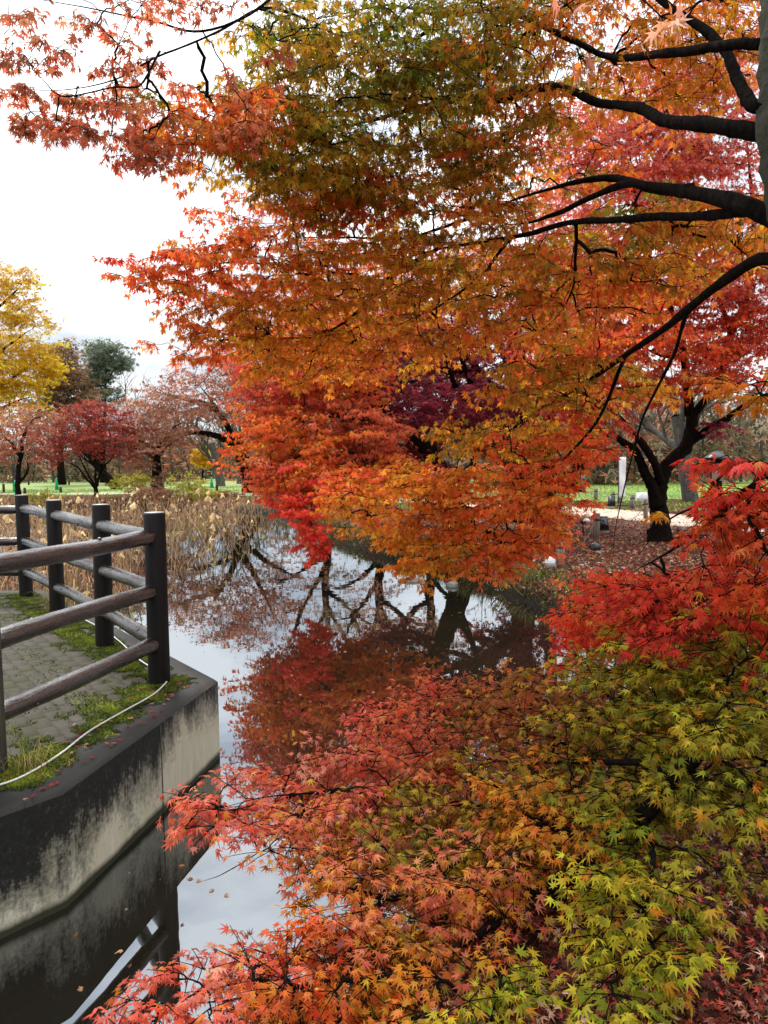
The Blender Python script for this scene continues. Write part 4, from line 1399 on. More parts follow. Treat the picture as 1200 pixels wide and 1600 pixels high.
FARS = "trees across the pond"
far_tree("maple_tree", "rusty pink leaved old tree with a thick black trunk at the far bank", (396, 770, 46), [(390, 742, 46), (378, 712, 46), (368, 690, 45.8)],
         [[(372, 700, 45.8), (340, 682, 45), (300, 674, 44), (265, 695, 43), (235, 735, 42)], [(368, 690, 45.8), (340, 640, 45.5), (310, 600, 45)],
          [(372, 695, 45.8), (400, 640, 45.5), (420, 590, 45)], [(340, 640, 45.5), (280, 620, 44.5), (240, 610, 44)], [(378, 705, 46), (430, 670, 45), (470, 650, 44)]],
         [clump(330, 600, 45, 70, 40, 2.5, 90, 'rose', 1.0), clump(270, 640, 44, 60, 40, 2.2, 70, 'rust', .95), clump(400, 600, 45, 60, 50, 2.5, 75, 'rose', 1.0),
          clump(250, 690, 43, 45, 30, 1.8, 40, 'rust', .9), clump(320, 640, 44, 60, 22, 2, 36, 'rust', .9), clump(440, 660, 45, 50, 50, 2.2, 50, 'rose', .95),
          clump(360, 560, 45, 50, 18, 2, 26, 'rust', .9)], FARS, dense=1.15, r=(.5, .3), lr=(.24, .05), leaf=.11)
far_tree("maple_tree", "brown twiggy tree arching its branches low beside the dark red maple", (245, 757, 43), [(244, 730, 43), (246, 705, 43)],
         [[(246, 708, 43), (225, 690, 43), (200, 670, 42.5)], [(246, 705, 43), (262, 680, 43), (285, 660, 43)], [(245, 720, 43), (225, 705, 43), (205, 700, 42.5)]],
         [clump(240, 655, 43, 50, 40, 2, 46, 'rust', .9), clump(225, 715, 42, 35, 22, 1.4, 24, 'rust', .7), clump(250, 745, 42, 14, 12, .6, 8, 'brown', .5), clump(285, 680, 43, 30, 18, 1.6, 14, 'rust', .8)],
         FARS, dense=1.2, r=(.3, .22), lr=(.16, .04), leaf=.1)
far_tree("maple_tree", "small round dark red maple with many thin stems on the far lawn", (150, 774, 42), [(150, 760, 42), (152, 748, 42)],
         [[(150, 762, 42), (135, 735, 42), (115, 700, 42)], [(151, 760, 42), (146, 725, 42), (140, 690, 42)], [(152, 758, 42), (160, 720, 42), (170, 685, 42)],
          [(152, 760, 42), (158, 735, 42), (190, 700, 42)], [(149, 764, 42), (128, 738, 41.5), (95, 715, 41)]],
         [clump(140, 650, 42, 50, 20, 1.6, 50, 'dark_red', .65), clump(105, 680, 42, 45, 18, 1.6, 42, 'dark_red', .65), clump(180, 670, 42, 42, 20, 1.6, 45, 'dark_red', .65),
          clump(140, 690, 42, 60, 16, 2, 50, 'dark_red', .65), clump(190, 705, 42, 30, 14, 1.2, 20, 'dark_red', .6), clump(80, 712, 42, 26, 10, 1, 14, 'dark_red', .5), clump(150, 640, 42, 30, 12, 1, 18, 'dark_red', .6)],
         FARS, r=(.11, .08), lr=(.07, .025), leaf=.09, twig=.008, dense=1.5)
far_tree("maple_tree", "faded pink maple with a bent trunk left of the dark red maple", (28, 770, 40), [(28, 745, 40), (33, 715, 40), (32, 690, 40)],
         [[(29, 755, 40), (42, 735, 40), (45, 715, 40)], [(33, 715, 40), (15, 690, 40), (-5, 670, 40)], [(32, 690, 40), (50, 660, 40), (70, 645, 40)]],
         [clump(20, 670, 40, 50, 35, 1.8, 60, 'rose', .8), clump(60, 660, 40, 32, 26, 1.4, 30, 'rose', .75), clump(-40, 680, 40, 40, 40, 1.6, 40, 'dark_red', .8), clump(30, 705, 40, 40, 14, 1.4, 20, 'rose', .6)],
         FARS, r=(.15, .1), lr=(.1, .03), leaf=.09, twig=.008, dense=1.2)
far_tree("ginkgo_tree", "tall bright yellow tree rising above everything across the pond", (-30, 752, 58), [(-30, 690, 58), (-25, 600, 58), (-20, 500, 58), (-15, 430, 58)],
         [[(-28, 620, 58), (20, 590, 57), (60, 560, 57)], [(-25, 570, 58), (20, 535, 57.5), (50, 515, 57.5)], [(-20, 500, 58), (10, 470, 58), (35, 440, 58)], [(-28, 650, 58), (20, 630, 57), (50, 620, 56.5)]],
         [clump(20, 570, 57, 50, 45, 2.6, 90, 'yellow', 1.1), clump(55, 565, 57, 30, 35, 2, 45, 'yellow', 1.0), clump(10, 620, 57, 45, 28, 2.4, 55, 'yellow', 1.0),
          clump(25, 435, 58, 26, 22, 1.8, 24, 'yellow', .9), clump(45, 500, 57.5, 30, 16, 1.8, 20, 'yellow', .9), clump(15, 470, 58, 30, 30, 2, 26, 'yellow', .95), clump(-30, 520, 58, 40, 90, 3, 90, 'yellow', 1.1)],
         FARS, r=(.4, .12), lr=(.16, .05), leaf=.15, twig=.012, dense=1.7)
far_tree("oak_tree", "brown leaved tree behind the yellow tree", (95, 742, 72), [(95, 680, 72), (92, 620, 72)], [[(94, 650, 72), (110, 610, 72), (118, 580, 72)], [(94, 640, 72), (80, 600, 72), (80, 570, 72)]],
         [clump(95, 565, 72, 26, 26, 2.2, 46, 'brown', 1.2), clump(105, 610, 72, 34, 30, 2.4, 55, 'brown', 1.2), clump(85, 640, 72, 40, 24, 2.4, 40, 'thicket', 1.1)], FARS, r=(.35, .18), lr=(.15, .05), leaf=.22, twig=.014)
far_tree("evergreen_tree", "grey green evergreen standing against the sky", (162, 742, 78), [(162, 680, 78), (164, 620, 78), (166, 570, 78)], [[(163, 620, 78), (150, 590, 78), (140, 570, 78)], [(164, 600, 78), (180, 575, 78), (192, 550, 78)]],
         [clump(165, 560, 78, 24, 24, 2.2, 50, 'evergreen', 1.2), clump(145, 590, 78, 20, 20, 1.8, 32, 'evergreen', 1.1), clump(185, 555, 78, 14, 18, 1.6, 16, 'evergreen', 1.1), clump(160, 620, 78, 24, 16, 2, 24, 'evergreen', 1.1)],
         FARS, r=(.3, .1), lr=(.12, .04), leaf=.22, twig=.014)


for lab, bx, dd_, hh, tone in (("tall brown leaved tree beyond the near end of the reed bed", 505, 47, 215, 'rust'), ("thin brown tree behind the leaning orange red maple", 590, 42, 250, 'brown'),
                          ("rusty tree with spreading black limbs behind the maroon maple", 670, 38, 275, 'rust'), ("tall rusty tree beyond the path left of the forked maple", 900, 40, 260, 'rose')):
    sg, jg = rnd.choice((-1, 1)), [rnd.uniform(-16, 16) for _ in range(12)]
    far_tree("oak_tree", lab, (bx, 765, dd_), [(bx + 4, 690, dd_), (bx - 3, 640, dd_), (bx, 560, dd_), (bx + 5, 765 - hh, dd_)],
             [[(bx, 668 + jg[0], dd_), (bx - sg * 40, 615 + jg[1], dd_ - 1), (bx - sg * 75, 590 + jg[2], dd_ - 2)], [(bx, 640 + jg[3], dd_), (bx + sg * 45, 600 + jg[4], dd_ - 1), (bx + sg * 80, 575 + jg[5], dd_ - 3)],
              [(bx - 2, 610 + jg[6], dd_), (bx - 22 + jg[7], 550, dd_ - 1), (bx - 40 + jg[8], 510, dd_ - 1)], [(bx, 595 + jg[9], dd_), (bx + 30 + jg[10], 540, dd_ - 1), (bx + 40, 500 + jg[11], dd_ + 1)],
              [(bx - 3, 685 + jg[1] * .5, dd_), (bx - sg * 60, 665 + jg[3], dd_ - 2), (bx - sg * 95, 668 + jg[4], dd_ - 3)], [(bx - sg * 38, 618 + jg[1], dd_ - 1), (bx - sg * 60, 560 + jg[6], dd_ - 2)], [(bx + sg * 40, 604 + jg[4], dd_ - 1), (bx + sg * 52, 545 + jg[9], dd_ - 2)]],
             [clump(bx - 50, 590, dd_ - 1.5, 50, 35, 2.2, 34, tone, .9), clump(bx + 50, 570, dd_ - 1.5, 50, 35, 2.2, 34, tone, .9), clump(bx, 520, dd_, 60, 40, 2.4, 40, tone, .95), clump(bx - 80, 660, dd_ - 2.5, 40, 18, 1.5, 14, tone, .8)],
             FARS, r=(.36, .14), lr=(.17, .05), leaf=.1, dense=1.0, twig=.016)


def bare_tree(label, base, h_px, spread, bark=BARK_GREY, r=.2, levels=4, seed=1, lean=0.0):
    q = random.Random(seed)
    b = P(*base)
    b[2] = float(ground_z(b[:1], b[1:2])[0]) - .08
    H = h_px * base[2] / 1200.0
    t = thing("bare_tree", label, "tree", b, FARS)
    mb = MB()
    tr = MB()

    def br(p, d, ln, rad, lv):
        pts, cur, dr = [p], p.copy(), d.copy()
        for k in range(5):
            dr = dr + np.array([q.gauss(0, .1), q.gauss(0, .1), q.gauss(.04, .06)])
            dr /= np.linalg.norm(dr)
            cur = cur + dr * ln / 5
            pts.append(cur)
        (tr if lv == 0 else mb).tube(np.array(pts) - b, np.linspace(rad, rad * .6, 6), 8 if lv == 0 else (5 if lv < 2 else 3), caps=False)
        if lv >= levels:
            return
        for k in range(4 if lv else 5):
            s = q.randint(2, 5)
            az = q.uniform(0, 6.28)
            nd = dr * q.uniform(.6, 1.1) + spread * np.array([math.cos(az), math.sin(az), q.uniform(0, .5)])
            br(pts[s], nd / np.linalg.norm(nd), ln * q.uniform(.5, .75), rad * .48, lv + 1)

    br(b, np.array([lean, 0, 1.0]), H * .42, r, 0)
    tr.obj("trunk", bark, t, smooth=True)
    mb.obj("limbs", bark, t, smooth=True, kind='stuff')
    return t


bare_tree("pale leafless tree with an upright fan of twigs", (225, 742, 68), 185, .8, r=.22, seed=3)
bare_tree("slender leafless tree between the evergreen and the fan shaped bare tree", (198, 742, 74), 190, .6, r=.18, seed=8)
bare_tree("old leafless tree with a black leaning trunk above the dark red maple", (182, 748, 56), 150, .9, bark=BARK, r=.35, seed=5, lean=-.45)
bare_tree("grey trunk standing alone on the lawn under the arching branches", (345, 742, 60), 170, .8, r=.38, seed=12)
bare_tree("thin grey trunk next to the thick black one", (374, 744, 66), 180, .7, r=.3, seed=14)
bare_tree("stout grey trunk behind the forked maple", (1080, 765, 30), 330, .8, r=.34, seed=17)
far_tree("maple_tree", "small golden tree far across the lawn", (316, 742, 70), [(316, 725, 70), (316, 712, 70)], [[(316, 722, 70), (310, 708, 70), (308, 700, 70)]],
         [clump(316, 712, 70, 10, 14, .8, 26, 'yellow', .6)], FARS, r=(.1, .06), lr=(.05, .02), leaf=.15)

# shrubs on the far bank
SHR = "shrubs along the far bank"
for lab, base, cl in (
    ("yellow green shrub beside the dark red maple", (215, 770, 39), [clump(205, 752, 39, 24, 12, .8, 34, 'shrub_yellow', .4)]),
    ("thin yellow leaved shrub in front of the green cone", (300, 772, 38), [clump(292, 756, 38, 26, 14, .8, 22, 'shrub_yellow', .4), clump(315, 772, 37.5, 20, 8, .6, 14, 'shrub_yellow', .35)]),
    ("rust brown low shrub in the middle of the far bank", (245, 778, 38), [clump(240, 770, 38, 34, 10, .8, 40, 'shrub_rust', .4)]),
    ("low rusty shrub near the black trunk", (350, 780, 40), [clump(345, 773, 40, 26, 6, .8, 22, 'shrub_rust', .35)]),
    ("olive shrub behind the lotus at the left", (60, 785, 38), [clump(60, 778, 38, 30, 8, .8, 22, 'shrub_yellow', .35)]),
):
    far_tree("shrub", lab, base, [(base[0], base[1] - 8, base[2])], [[(base[0], base[1] - 4, base[2]), (base[0] + 8, base[1] - 14, base[2])], [(base[0], base[1] - 4, base[2]), (base[0] - 8, base[1] - 14, base[2])]],
             cl, SHR, r=(.03, .02), lr=(.02, .01), leaf=.07, kind='far', twig=.005, cat="shrub")


# far woodland behind the lawns: one mass
def woodland():
    o = []
    mb = MB()
    P_, X_, N_, C_l = [], [], [], []
    spec = []
    for k in range(230):
        px = rng.uniform(-500, 520)
        spec.append((px, rng.uniform(78, 105), rng.uniform(4.5, 8.5)))
    for k in range(190):
        spec.append((rng.uniform(760, 1500), rng.uniform(50, 85), rng.uniform(5, 9.5)))
    for k in range(120):
        spec.append((rng.uniform(480, 800), rng.uniform(80, 110), rng.uniform(5, 9)))
    tints = np.array([PAL[p][q] for p in ('thicket', 'brown', 'thicket', 'rust', 'thicket') for q in (0, 1)])
    for px, d, h in spec:
        b = P(px, 740, d)
        b[2] = LAND - .2
        tip = b + np.array([rng.normal(0, .6), rng.normal(0, .6), h])
        mb.tube(np.array([b, (b + tip) / 2 + rng.normal(0, .2, 3), tip]), [.12, .08, .02], 3, caps=False)
        for _ in range(6):
            t = rng.uniform(.15, .9)
            s = b + (tip - b) * t
            e = s + np.array([rng.normal(0, 1.2), rng.normal(0, 1.2), rng.uniform(.4, 1.8)])
            mb.tube(np.array([s, (s + e) / 2 + (0, 0, .1), e]), [.04, .03, .012], 3, caps=False)
            for _ in range(3):
                e2 = e + rng.normal(0, .6, 3)
                mb.tube(np.array([(s + e) / 2, e2]), [.02, .008], 3, caps=False)
        n_ = 100
        u = rng.normal(0, 1, (n_, 3)) * np.array([1.3, 1.3, h * .26]) + b + np.array([0, 0, h * .40])
        u[:, 2] = np.maximum(u[:, 2], 0)
        P_.append(u)
        C_l.append(np.repeat(tints[rng.integers(0, len(tints))][None], n_, 0) * np.exp(rng.normal(0, .25, (n_, 1))))
    pos = np.concatenate(P_)
    col = np.concatenate(C_l)
    F = frames(rng.normal(0, 1, pos.shape), rng.normal(0, .6, pos.shape) + (0, 0, 1))
    mats = leaf_mesh("far_woodland", pos, F, .52 * rng.uniform(.6, 1.4, len(pos)), col, 'far')
    link("far_woodland", mats, DRY, kind='stuff')
    mb.obj("far_woodland_stems", BARK_GREY, kind='stuff')


woodland()

# ------------------------------------------------------------------ withered lotus bed
LOT_S = simple("withered lotus stem", [(0.3, (0.30, 0.155, 0.06)), (0.7, (0.56, 0.34, 0.15))], 12, 0.8, 0)
LOT_L = [simple("withered lotus leaf " + w, [(0.3, a), (0.7, b)], 14, 0.75, 0.4, 0.01) for w, a, b in (
    ("tan", (.46, .28, .11), (.70, .48, .22)), ("straw", (.56, .40, .17), (.78, .60, .32)), ("brown", (.13, .06, .03), (.32, .17, .085)))]


def lotus_leaf_mesh(q, big=1.0):
    """A dried round leaf collapsed over its stem: a drooping, creased cone."""
    ns, nr = 14, 4
    v = [(0, 0, 0)]
    ph = q.uniform(0, 6.28)
    sk = q.uniform(-.5, .5)
    for r in range(1, nr + 1):
        f = r / nr
        for s in range(ns):
            a = s * 2 * math.pi / ns
            fold = 1 + .28 * math.sin(a * 3 + ph) * f + .15 * math.sin(a * 7 + ph * 2) * f
            rad = .085 * f ** .8 * fold * big
            v.append((rad * math.cos(a) + sk * .06 * f * f, rad * math.sin(a) * .8, -.19 * f ** 1.2 * big * (1 + .25 * math.sin(a * 2 + ph)) + .012 * math.cos(a * 5 + ph)))
    t = [(0, 1 + s, 1 + (s + 1) % ns) for s in range(ns)]
    qd = []
    for r in range(nr - 1):
        for s in range(ns):
            a, b = 1 + r * ns + s, 1 + r * ns + (s + 1) % ns
            qd.append((a, a + ns, b + ns, b))
    return np_mesh("lotus_leaf", v, tris=t, quads=qd, smooth=True)


q = random.Random(5)
leaf_meshes = []
for k in range(12):
    me = lotus_leaf_mesh(q, q.uniform(.85, 1.2))
    me.materials.append(LOT_L[(0, 0, 1, 2, 2, 0)[k % 6]])
    leaf_meshes.append(me)


def lotus_stem(q, h, bent):
    az = q.uniform(0, 6.28)
    l = q.uniform(.05, .22) * h
    c = np.array([math.cos(az), math.sin(az), 0])
    if bent:
        pts = [np.zeros(3), np.array([0, 0, h * .5]) + c * l * .3, np.array([0, 0, h]) + c * l, np.array([0, 0, h * .97]) + c * (l + .07), np.array([0, 0, h * .8]) + c * (l + .13)]
    else:
        pts = [np.zeros(3), np.array([0, 0, h * .5]) + c * l * .25, np.array([0, 0, h]) + c * l]
    return catmull(pts, 4)


stems = []
for k in range(8):
    p = lotus_stem(q, q.uniform(.8, 1.15), k % 3 == 0)
    me = MB().tube(p, .0065, 4, caps=False).mesh("stem", True)
    me.materials.append(LOT_S)
    stems.append((me, p))


def in_bed(x, y):
    edge = -3.05 - .12 * (y - 13) + .5 * math.sin(y * .9) + .3 * math.sin(y * 2.3)
    return x < edge and y > 10.6 + .35 * (x + 6) * (x > -6) and not inside_poly(np.array([[x, y]]), offset_poly(DECK, -.25))[0]


LOT = "withered lotus plants standing in the pond"
spots = []
while len(spots) < 150:
    d = 11.5 + 24 * q.random() ** 1.1
    px = q.uniform(-10, 430)
    x = (px - 600) / 1200 * d
    if px > 210 and q.random() > max(.03, min(1, (d - 13.5) / 9)):
        continue
    if in_bed(x, d) and all((x - a) ** 2 + (d - b) ** 2 > .06 for a, b in spots):
        spots.append((x, d))
lot_labels = ("withered tan lotus with a drooping leaf standing in the pond", "withered tan lotus with a drooping leaf standing in the pond")
for x, y in spots:
    me, p = q.choice(stems)
    s = q.uniform(.65, 1.15)
    lm = q.choice(leaf_meshes)
    bent_ = len(p) > 9
    t = thing("lotus_plant", "withered lotus with a " + lm.materials[0].name.split()[-1] + " collapsed leaf on " + ("a bent over" if bent_ else "an upright") + " stem in the pond", "lotus", (x, y, WATER - .02), LOT)
    t.rotation_euler.z = q.uniform(0, 6.28)
    t.scale = (s, s, s)
    link("stem", me, parent=t)
    lo = link("leaf", lm, parent=t)
    lo.location = tuple(p[-1])
    lo.rotation_euler = (q.gauss(0, .3), q.gauss(0, .3), q.uniform(0, 6.28))
    k = q.uniform(.5, .95)
    lo.scale = (k, k, k)

mbs = [MB(), MB(), MB()]
LV = []
for k in range(3200):
    d = 11 + 27 * q.random() ** 1.0
    px = q.uniform(-60, 470)
    x = (px - 600) / 1200 * d
    if not in_bed(x + q.gauss(0, .5) , d):
        continue
    if px > 210 and q.random() > max(.05, min(1, (d - 13) / 10)):
        continue
    h = q.uniform(.1, .55) if q.random() < .75 else q.uniform(.5, .95)
    az, l = q.uniform(0, 6.28), h * abs(q.gauss(0, .5))
    c = np.array([math.cos(az), math.sin(az), 0])
    b = np.array([x, d, WATER - .02])
    pts = [b, b + c * l * .4 + (0, 0, h * .6), b + c * l + (0, 0, h)]
    if q.random() < .45:
        pts.append(b + c * (l + h * q.uniform(.1, .5)) + (0, 0, h * q.uniform(0, .6)))
    mbs[q.choice((0, 0, 0, 1, 1, 2))].tube(np.array(pts), .006, 3, caps=False)
    if q.random() < .42:
        LV.append((pts[-1], q.uniform(.05, .13)))
for b_, c_ in zip(mbs, (LOT_S, simple('brown rotted stem', [(0.3, (.12, .055, .03)), (0.7, (.28, .14, .07))], 9, .8, 0), simple('dark wet stem', [(0.3, (.03, .018, .012)), (0.7, (.09, .05, .03))], 9, .6, 0))):
    b_.obj('lotus_stems', c_, kind='stuff')
pos = np.array([p for p, _ in LV])
F = frames(rng.normal(0, 1, pos.shape) + (0, 0, -.8), rng.normal(0, 1, pos.shape))
tan = np.array([(.46, .28, .11), (.60, .42, .19), (.18, .09, .045), (.66, .5, .26), (.42, .19, .10)])
link("lotus_litter", leaf_mesh("lotus_litter", pos, F, np.array([s for _, s in LV]), tan[rng.integers(0, 5, len(pos))] * np.exp(rng.normal(0, .2, (len(pos), 1))), 'far'), DRY, kind='stuff')


# ------------------------------------------------------------------ things along the right-hand bank and the path
def gz1(x, y):
    return float(ground_z(np.array([x]), np.array([y]))[0])


def ground_at(px, py):
    z = LAND
    for _ in range(5):
        p = PZ(px, py, z)
        z = gz1(p[0], p[1])
    return p


BOLL = simple("weathered wooden bollard", [(0.3, (0.10, 0.075, 0.055)), (0.7, (0.26, 0.21, 0.165))], 16, 0.85, 0.5, 0.01, (1, 1, 0.15))
BOLL_T = simple("bollard end grain", [(0.3, (0.2, 0.16, 0.13)), (0.7, (0.4, 0.34, 0.28))], 30, 0.8, 0.2)
BLACK = simple("black plastic", [(0.3, (0.008, 0.008, 0.009)), (0.7, (0.02, 0.02, 0.022))], 20, 0.4, 0)
bolls = [(876, 886, 41, 13), (931, 841, 39, 11), (912, 770, 28, 6), (931, 781, 18, 6), (958, 786, 18, 6), (988, 795, 22, 7), (1009, 812, 32, 7), (1064, 846, 24, 10), (797, 864, 45, 7), (968, 785, 18, 7)]
blab = ["thick bollard nearest the water beside the white paper lantern", "bollard standing in front of the black floodlight panel", "tall thin dark bollard by the green cone at the far side of the path",
        "short bollard furthest along the path edge", "short bollard beside the tilted black box", "bollard alone between the banner and the forked maple", "bollard with a dark band leaning on the forked maple's roots",
        "squat bollard right of the forked maple trunk", "slim post half hidden behind the orange spray", "dark stub at the foot of the white banner"]
tops = []
for (px, py, h, w), lab in zip(bolls, blab):
    p = ground_at(px, py)
    d = p[1]
    hh, r = h * d / 1200, w * d / 2400
    t = thing("bollard", lab, "bollard", p, "wooden bollards along the path")
    MB().lathe([(r * 1.02, -.1), (r, hh * .5), (r * .98, hh - r * .12), (r * .86, hh)], 14).obj("shaft", BOLL, t, smooth=False)
    MB().lathe([(r * .85, hh + .001), (r * .8, hh + .006), (.004, hh + .007)], 14).obj("end_grain", BOLL_T, t)
    MB().lathe([(r * 1.05, hh * .72), (r * 1.09, hh * .74), (r * 1.09, hh * .79), (r * 1.04, hh * .81)], 14).obj("rope_band", BLACK, t)
    t.rotation_euler = (rnd.gauss(0, .03), rnd.gauss(0, .03), 0)
    tops.append((p, hh))
ropes = [(2, 3), (3, 4), (4, 5), (5, 6), (6, 1), (1, 0), (6, 7)]
rlab = ["between the tall thin bollard and the shortest one", "between the two shortest bollards", "past the tilted black box", "in front of the white lantern by the forked maple", "from the banded bollard to the floodlight bollard",
        "down to the bollard nearest the water", "round the forked maple trunk"]
RP = simple("grey rope", [(0.3, (0.05, 0.045, 0.04)), (0.7, (0.14, 0.12, 0.1))], 30, 0.9, 0)
for (a, b), lab in zip(ropes, rlab):
    pa, pb = tops[a][0] + (0, 0, tops[a][1] * .76), tops[b][0] + (0, 0, tops[b][1] * .76)
    ln = np.linalg.norm(pa - pb)
    t = np.linspace(0, 1, 14)[:, None]
    pts = pa + (pb - pa) * t
    pts[:, 2] -= (.06 * ln * 4 * t * (1 - t))[:, 0].clip(0, .3)
    MB().tube(pts, .009, 5).obj("rope", RP, smooth=True, label="sagging grey rope " + lab, category="rope", group="ropes along the path")

LANT = simple("white paper lantern", [(0.3, (0.72, 0.72, 0.74)), (0.7, (0.85, 0.85, 0.86))], 10, 0.6, 0)
for (px, py, h, w), lab in (((860, 888, 18, 11), "white paper lantern on the leaf litter near the water"), ((1004, 786, 16, 13), "white paper lantern on the far side of the path")):
    p = ground_at(px, py)
    s = p[1] / 1200
    t = thing("paper_lantern", lab, "lantern", p, "paper lanterns")
    MB().box((-w * s / 2 - .02, -w * s / 2 - .02, -.02), (w * s / 2 + .02, w * s / 2 + .02, .03), bevel=.006).obj("foot", BLACK, t)
    sh = MB().box((-w * s / 2, -w * s / 2, .031), (w * s / 2, w * s / 2, h * s), bevel=.012).obj("shade", LANT, t)
    MB().box((-w * s / 2 - .004, -w * s / 2 - .004, h * s * .5), (w * s / 2 + .004, w * s / 2 + .004, h * s * .5 + .008)).obj("hoop", LANT, sh)
    t.rotation_euler.z = .4


def floodlight(px, py, h, w, lab, tilt, rz):
    p = ground_at(px, py)
    s = p[1] / 1200
    H, W = h * s, w * s
    t = thing("floodlight", lab, "floodlight", p, "black floodlights on the ground", rz)
    MB().box((-W * .6, -.12, -.03), (W * .6, .14, .02), bevel=.006).obj("base", STONE, t)
    M = Matrix.Translation((0, 0, .05)) @ Matrix.Rotation(tilt, 4, 'X')
    MB().box((-W / 2, -.05, 0), (W / 2, .05, H), M, bevel=.012).obj("housing", BLACK, t)
    MB().box((-W * .43, -.056, H * .08), (W * .43, -.051, H * .92), M).obj("lens", GLASSY, t)
    MB().box((-W / 2 - .02, -.01, 0), (-W / 2 - .006, .03, H * .55), M).box((W / 2 + .006, -.01, 0), (W / 2 + .02, .03, H * .55), M).obj("bracket", BLACK, t)


STONE = simple("grey stone", [(0.3, (0.09, 0.085, 0.075)), (0.7, (0.27, 0.25, 0.22))], 7, 0.85, 0.6, 0.02)
GLASSY = simple("dark lens glass", [(0.3, (0.01, 0.01, 0.012)), (0.7, (0.02, 0.02, 0.024))], 4, 0.15, 0)
floodlight(944, 832, 22, 13, "large black floodlight panel behind a bollard on the leaf litter", R(-12), .2)
floodlight(955, 793, 16, 10, "tilted black floodlight box beside the short bollard", R(-16), -.5)
floodlight(933, 862, 12, 14, "low black floodlight lying among fallen leaves", R(-60), .6)

p = ground_at(911, 835)
t = thing("spotlight", "small black spotlight with a white hood on a stake", "spotlight", p)
s = p[1] / 1200
MB().tube([(0, 0, -.05), (0, 0, 20 * s)], .022, 8).obj("stake", BLACK, t)
MB().lathe([(.05, 17 * s), (.085, 20 * s), (.085, 24 * s), (.03, 26 * s)], 12).obj("lamp_head", BLACK, t)
MB().box((-.02, -.13, 21 * s), (.13, .02, 25 * s), bevel=.03).obj("hood", LANT, t)

# white banner
p = ground_at(973, 790)
s = p[1] / 1200
t = thing("banner", "tall white cloth banner on a black foot beside the path", "banner", p)
MB().box((-.28, -.12, -.02), (.2, .12, .05), bevel=.01).obj("foot", BLACK, t)
MB().tube([(-.17, 0, 0), (-.17, 0, 78 * s)], .014, 8).obj("pole", BLACK, t)
MB().tube([(-.17, 0, 77 * s), (.13, 0, 77 * s)], .008, 6).obj("cross_bar", BLACK, t)
bv, bq = [], []
for r in range(15):
    for c in range(6):
        bv.append((-.15 + .26 * c / 5, .02 * math.sin(c * 1.1 + r * .5) + .012 * math.sin(r * .9), 12 * s + (76 - 12) * s * r / 14))
for r in range(14):
    for c in range(5):
        a = r * 6 + c
        bq.append((a, a + 1, a + 7, a + 6))
bo = link("cloth", np_mesh("cloth", bv, quads=bq, smooth=True), LANT, t)
so = bo.modifiers.new("thickness", 'SOLIDIFY')
so.thickness = .003
t.rotation_euler.z = .15

# post with a small roof
p = ground_at(1118, 806)
s = p[1] / 1200
t = thing("roofed_post", "dark wooden post with a small pitched roof behind the scarlet boughs", "post", p)
W2 = 6.5 * s
MB().box((-W2, -W2, -.1), (W2, W2, 88 * s), bevel=.01).obj("shaft", BARK, t)
rv = [(-2.2 * W2, -2.2 * W2, 88 * s), (2.2 * W2, -2.2 * W2, 88 * s), (2.2 * W2, 2.2 * W2, 88 * s), (-2.2 * W2, 2.2 * W2, 88 * s), (-2.2 * W2, -2.2 * W2, 91 * s), (2.2 * W2, -2.2 * W2, 91 * s),
      (2.2 * W2, 2.2 * W2, 91 * s), (-2.2 * W2, 2.2 * W2, 91 * s), (-W2 * .5, 0, 101 * s), (W2 * .5, 0, 101 * s)]
link("roof", np_mesh("roof", rv, quads=[(3, 2, 1, 0), (0, 1, 5, 4), (1, 2, 6, 5), (2, 3, 7, 6), (3, 0, 4, 7), (4, 5, 9, 8), (6, 7, 8, 9)], tris=[(5, 6, 9), (7, 4, 8)]), BLACK, t)
MB().box((-W2 * 1.4, -W2 * 1.12, 55 * s), (W2 * 1.4, -W2 * 1.01, 82 * s), bevel=.005).obj("board", BOLL_T, t)

# green cones and black stakes on the lawns
GREEN = simple("green plastic", [(0.3, (0.0, 0.30, 0.14)), (0.7, (0.01, 0.42, 0.2))], 5, 0.45, 0)
for (px, py, h), lab in (((89, 766, 20), "green cone on the lawn left of the dark red maple"), ((24, 770, 20), "green cone behind the bent trunk of the pink maple"), ((331, 763, 17), "green cone by the thin yellow shrub"), ((902, 766, 20), "green cone on the lawn across the path behind the tall thin bollard")):
    p = ground_at(px, py)
    s = p[1] / 1200
    t = thing("traffic_cone", lab, "cone", p, "green cones on the lawn")
    MB().box((-.2, -.2, -.01), (.2, .2, .03), bevel=.01).obj("base", GREEN, t)
    MB().lathe([(.15, .03), (.05, h * s * .9), (.035, h * s)], 14).obj("body", GREEN, t, smooth=True)
STK = simple("black stake", [(0.3, (0.012, 0.011, 0.01)), (0.7, (0.035, 0.03, 0.027))], 16, 0.8, 0)
stk = [(6, 770, 14), (45, 758, 9), (39, 772, 10), (95, 770, 9), (102, 756, 8), (108, 758, 9), (131, 752, 8), (166, 760, 13), (171, 761, 11), (295, 760, 15), (343, 755, 16), (352, 751, 15), (339, 768, 11), (22, 765, 11), (255, 766, 9)]
sl = ["leftmost black stake at the lawn edge", "small black stake right of the pink maple's trunk", "black stake at the foot of the pink maple", "black stake below the green cone", "first of two thin stakes behind the dark red maple's left boughs",
      "second of two thin stakes behind the dark red maple's left boughs", "thin stake half hidden by the dark red maple's stems", "taller of the two stakes close right of the dark red maple", "shorter of the two stakes close right of the dark red maple",
      "black stake left of the thin yellow shrub", "left stake of the tall pair near the grey trunk", "right stake of the tall pair near the grey trunk", "short stake in front of the tall pair", "black stake beside the pink maple's trunk", "black stake behind the rust brown shrub"]
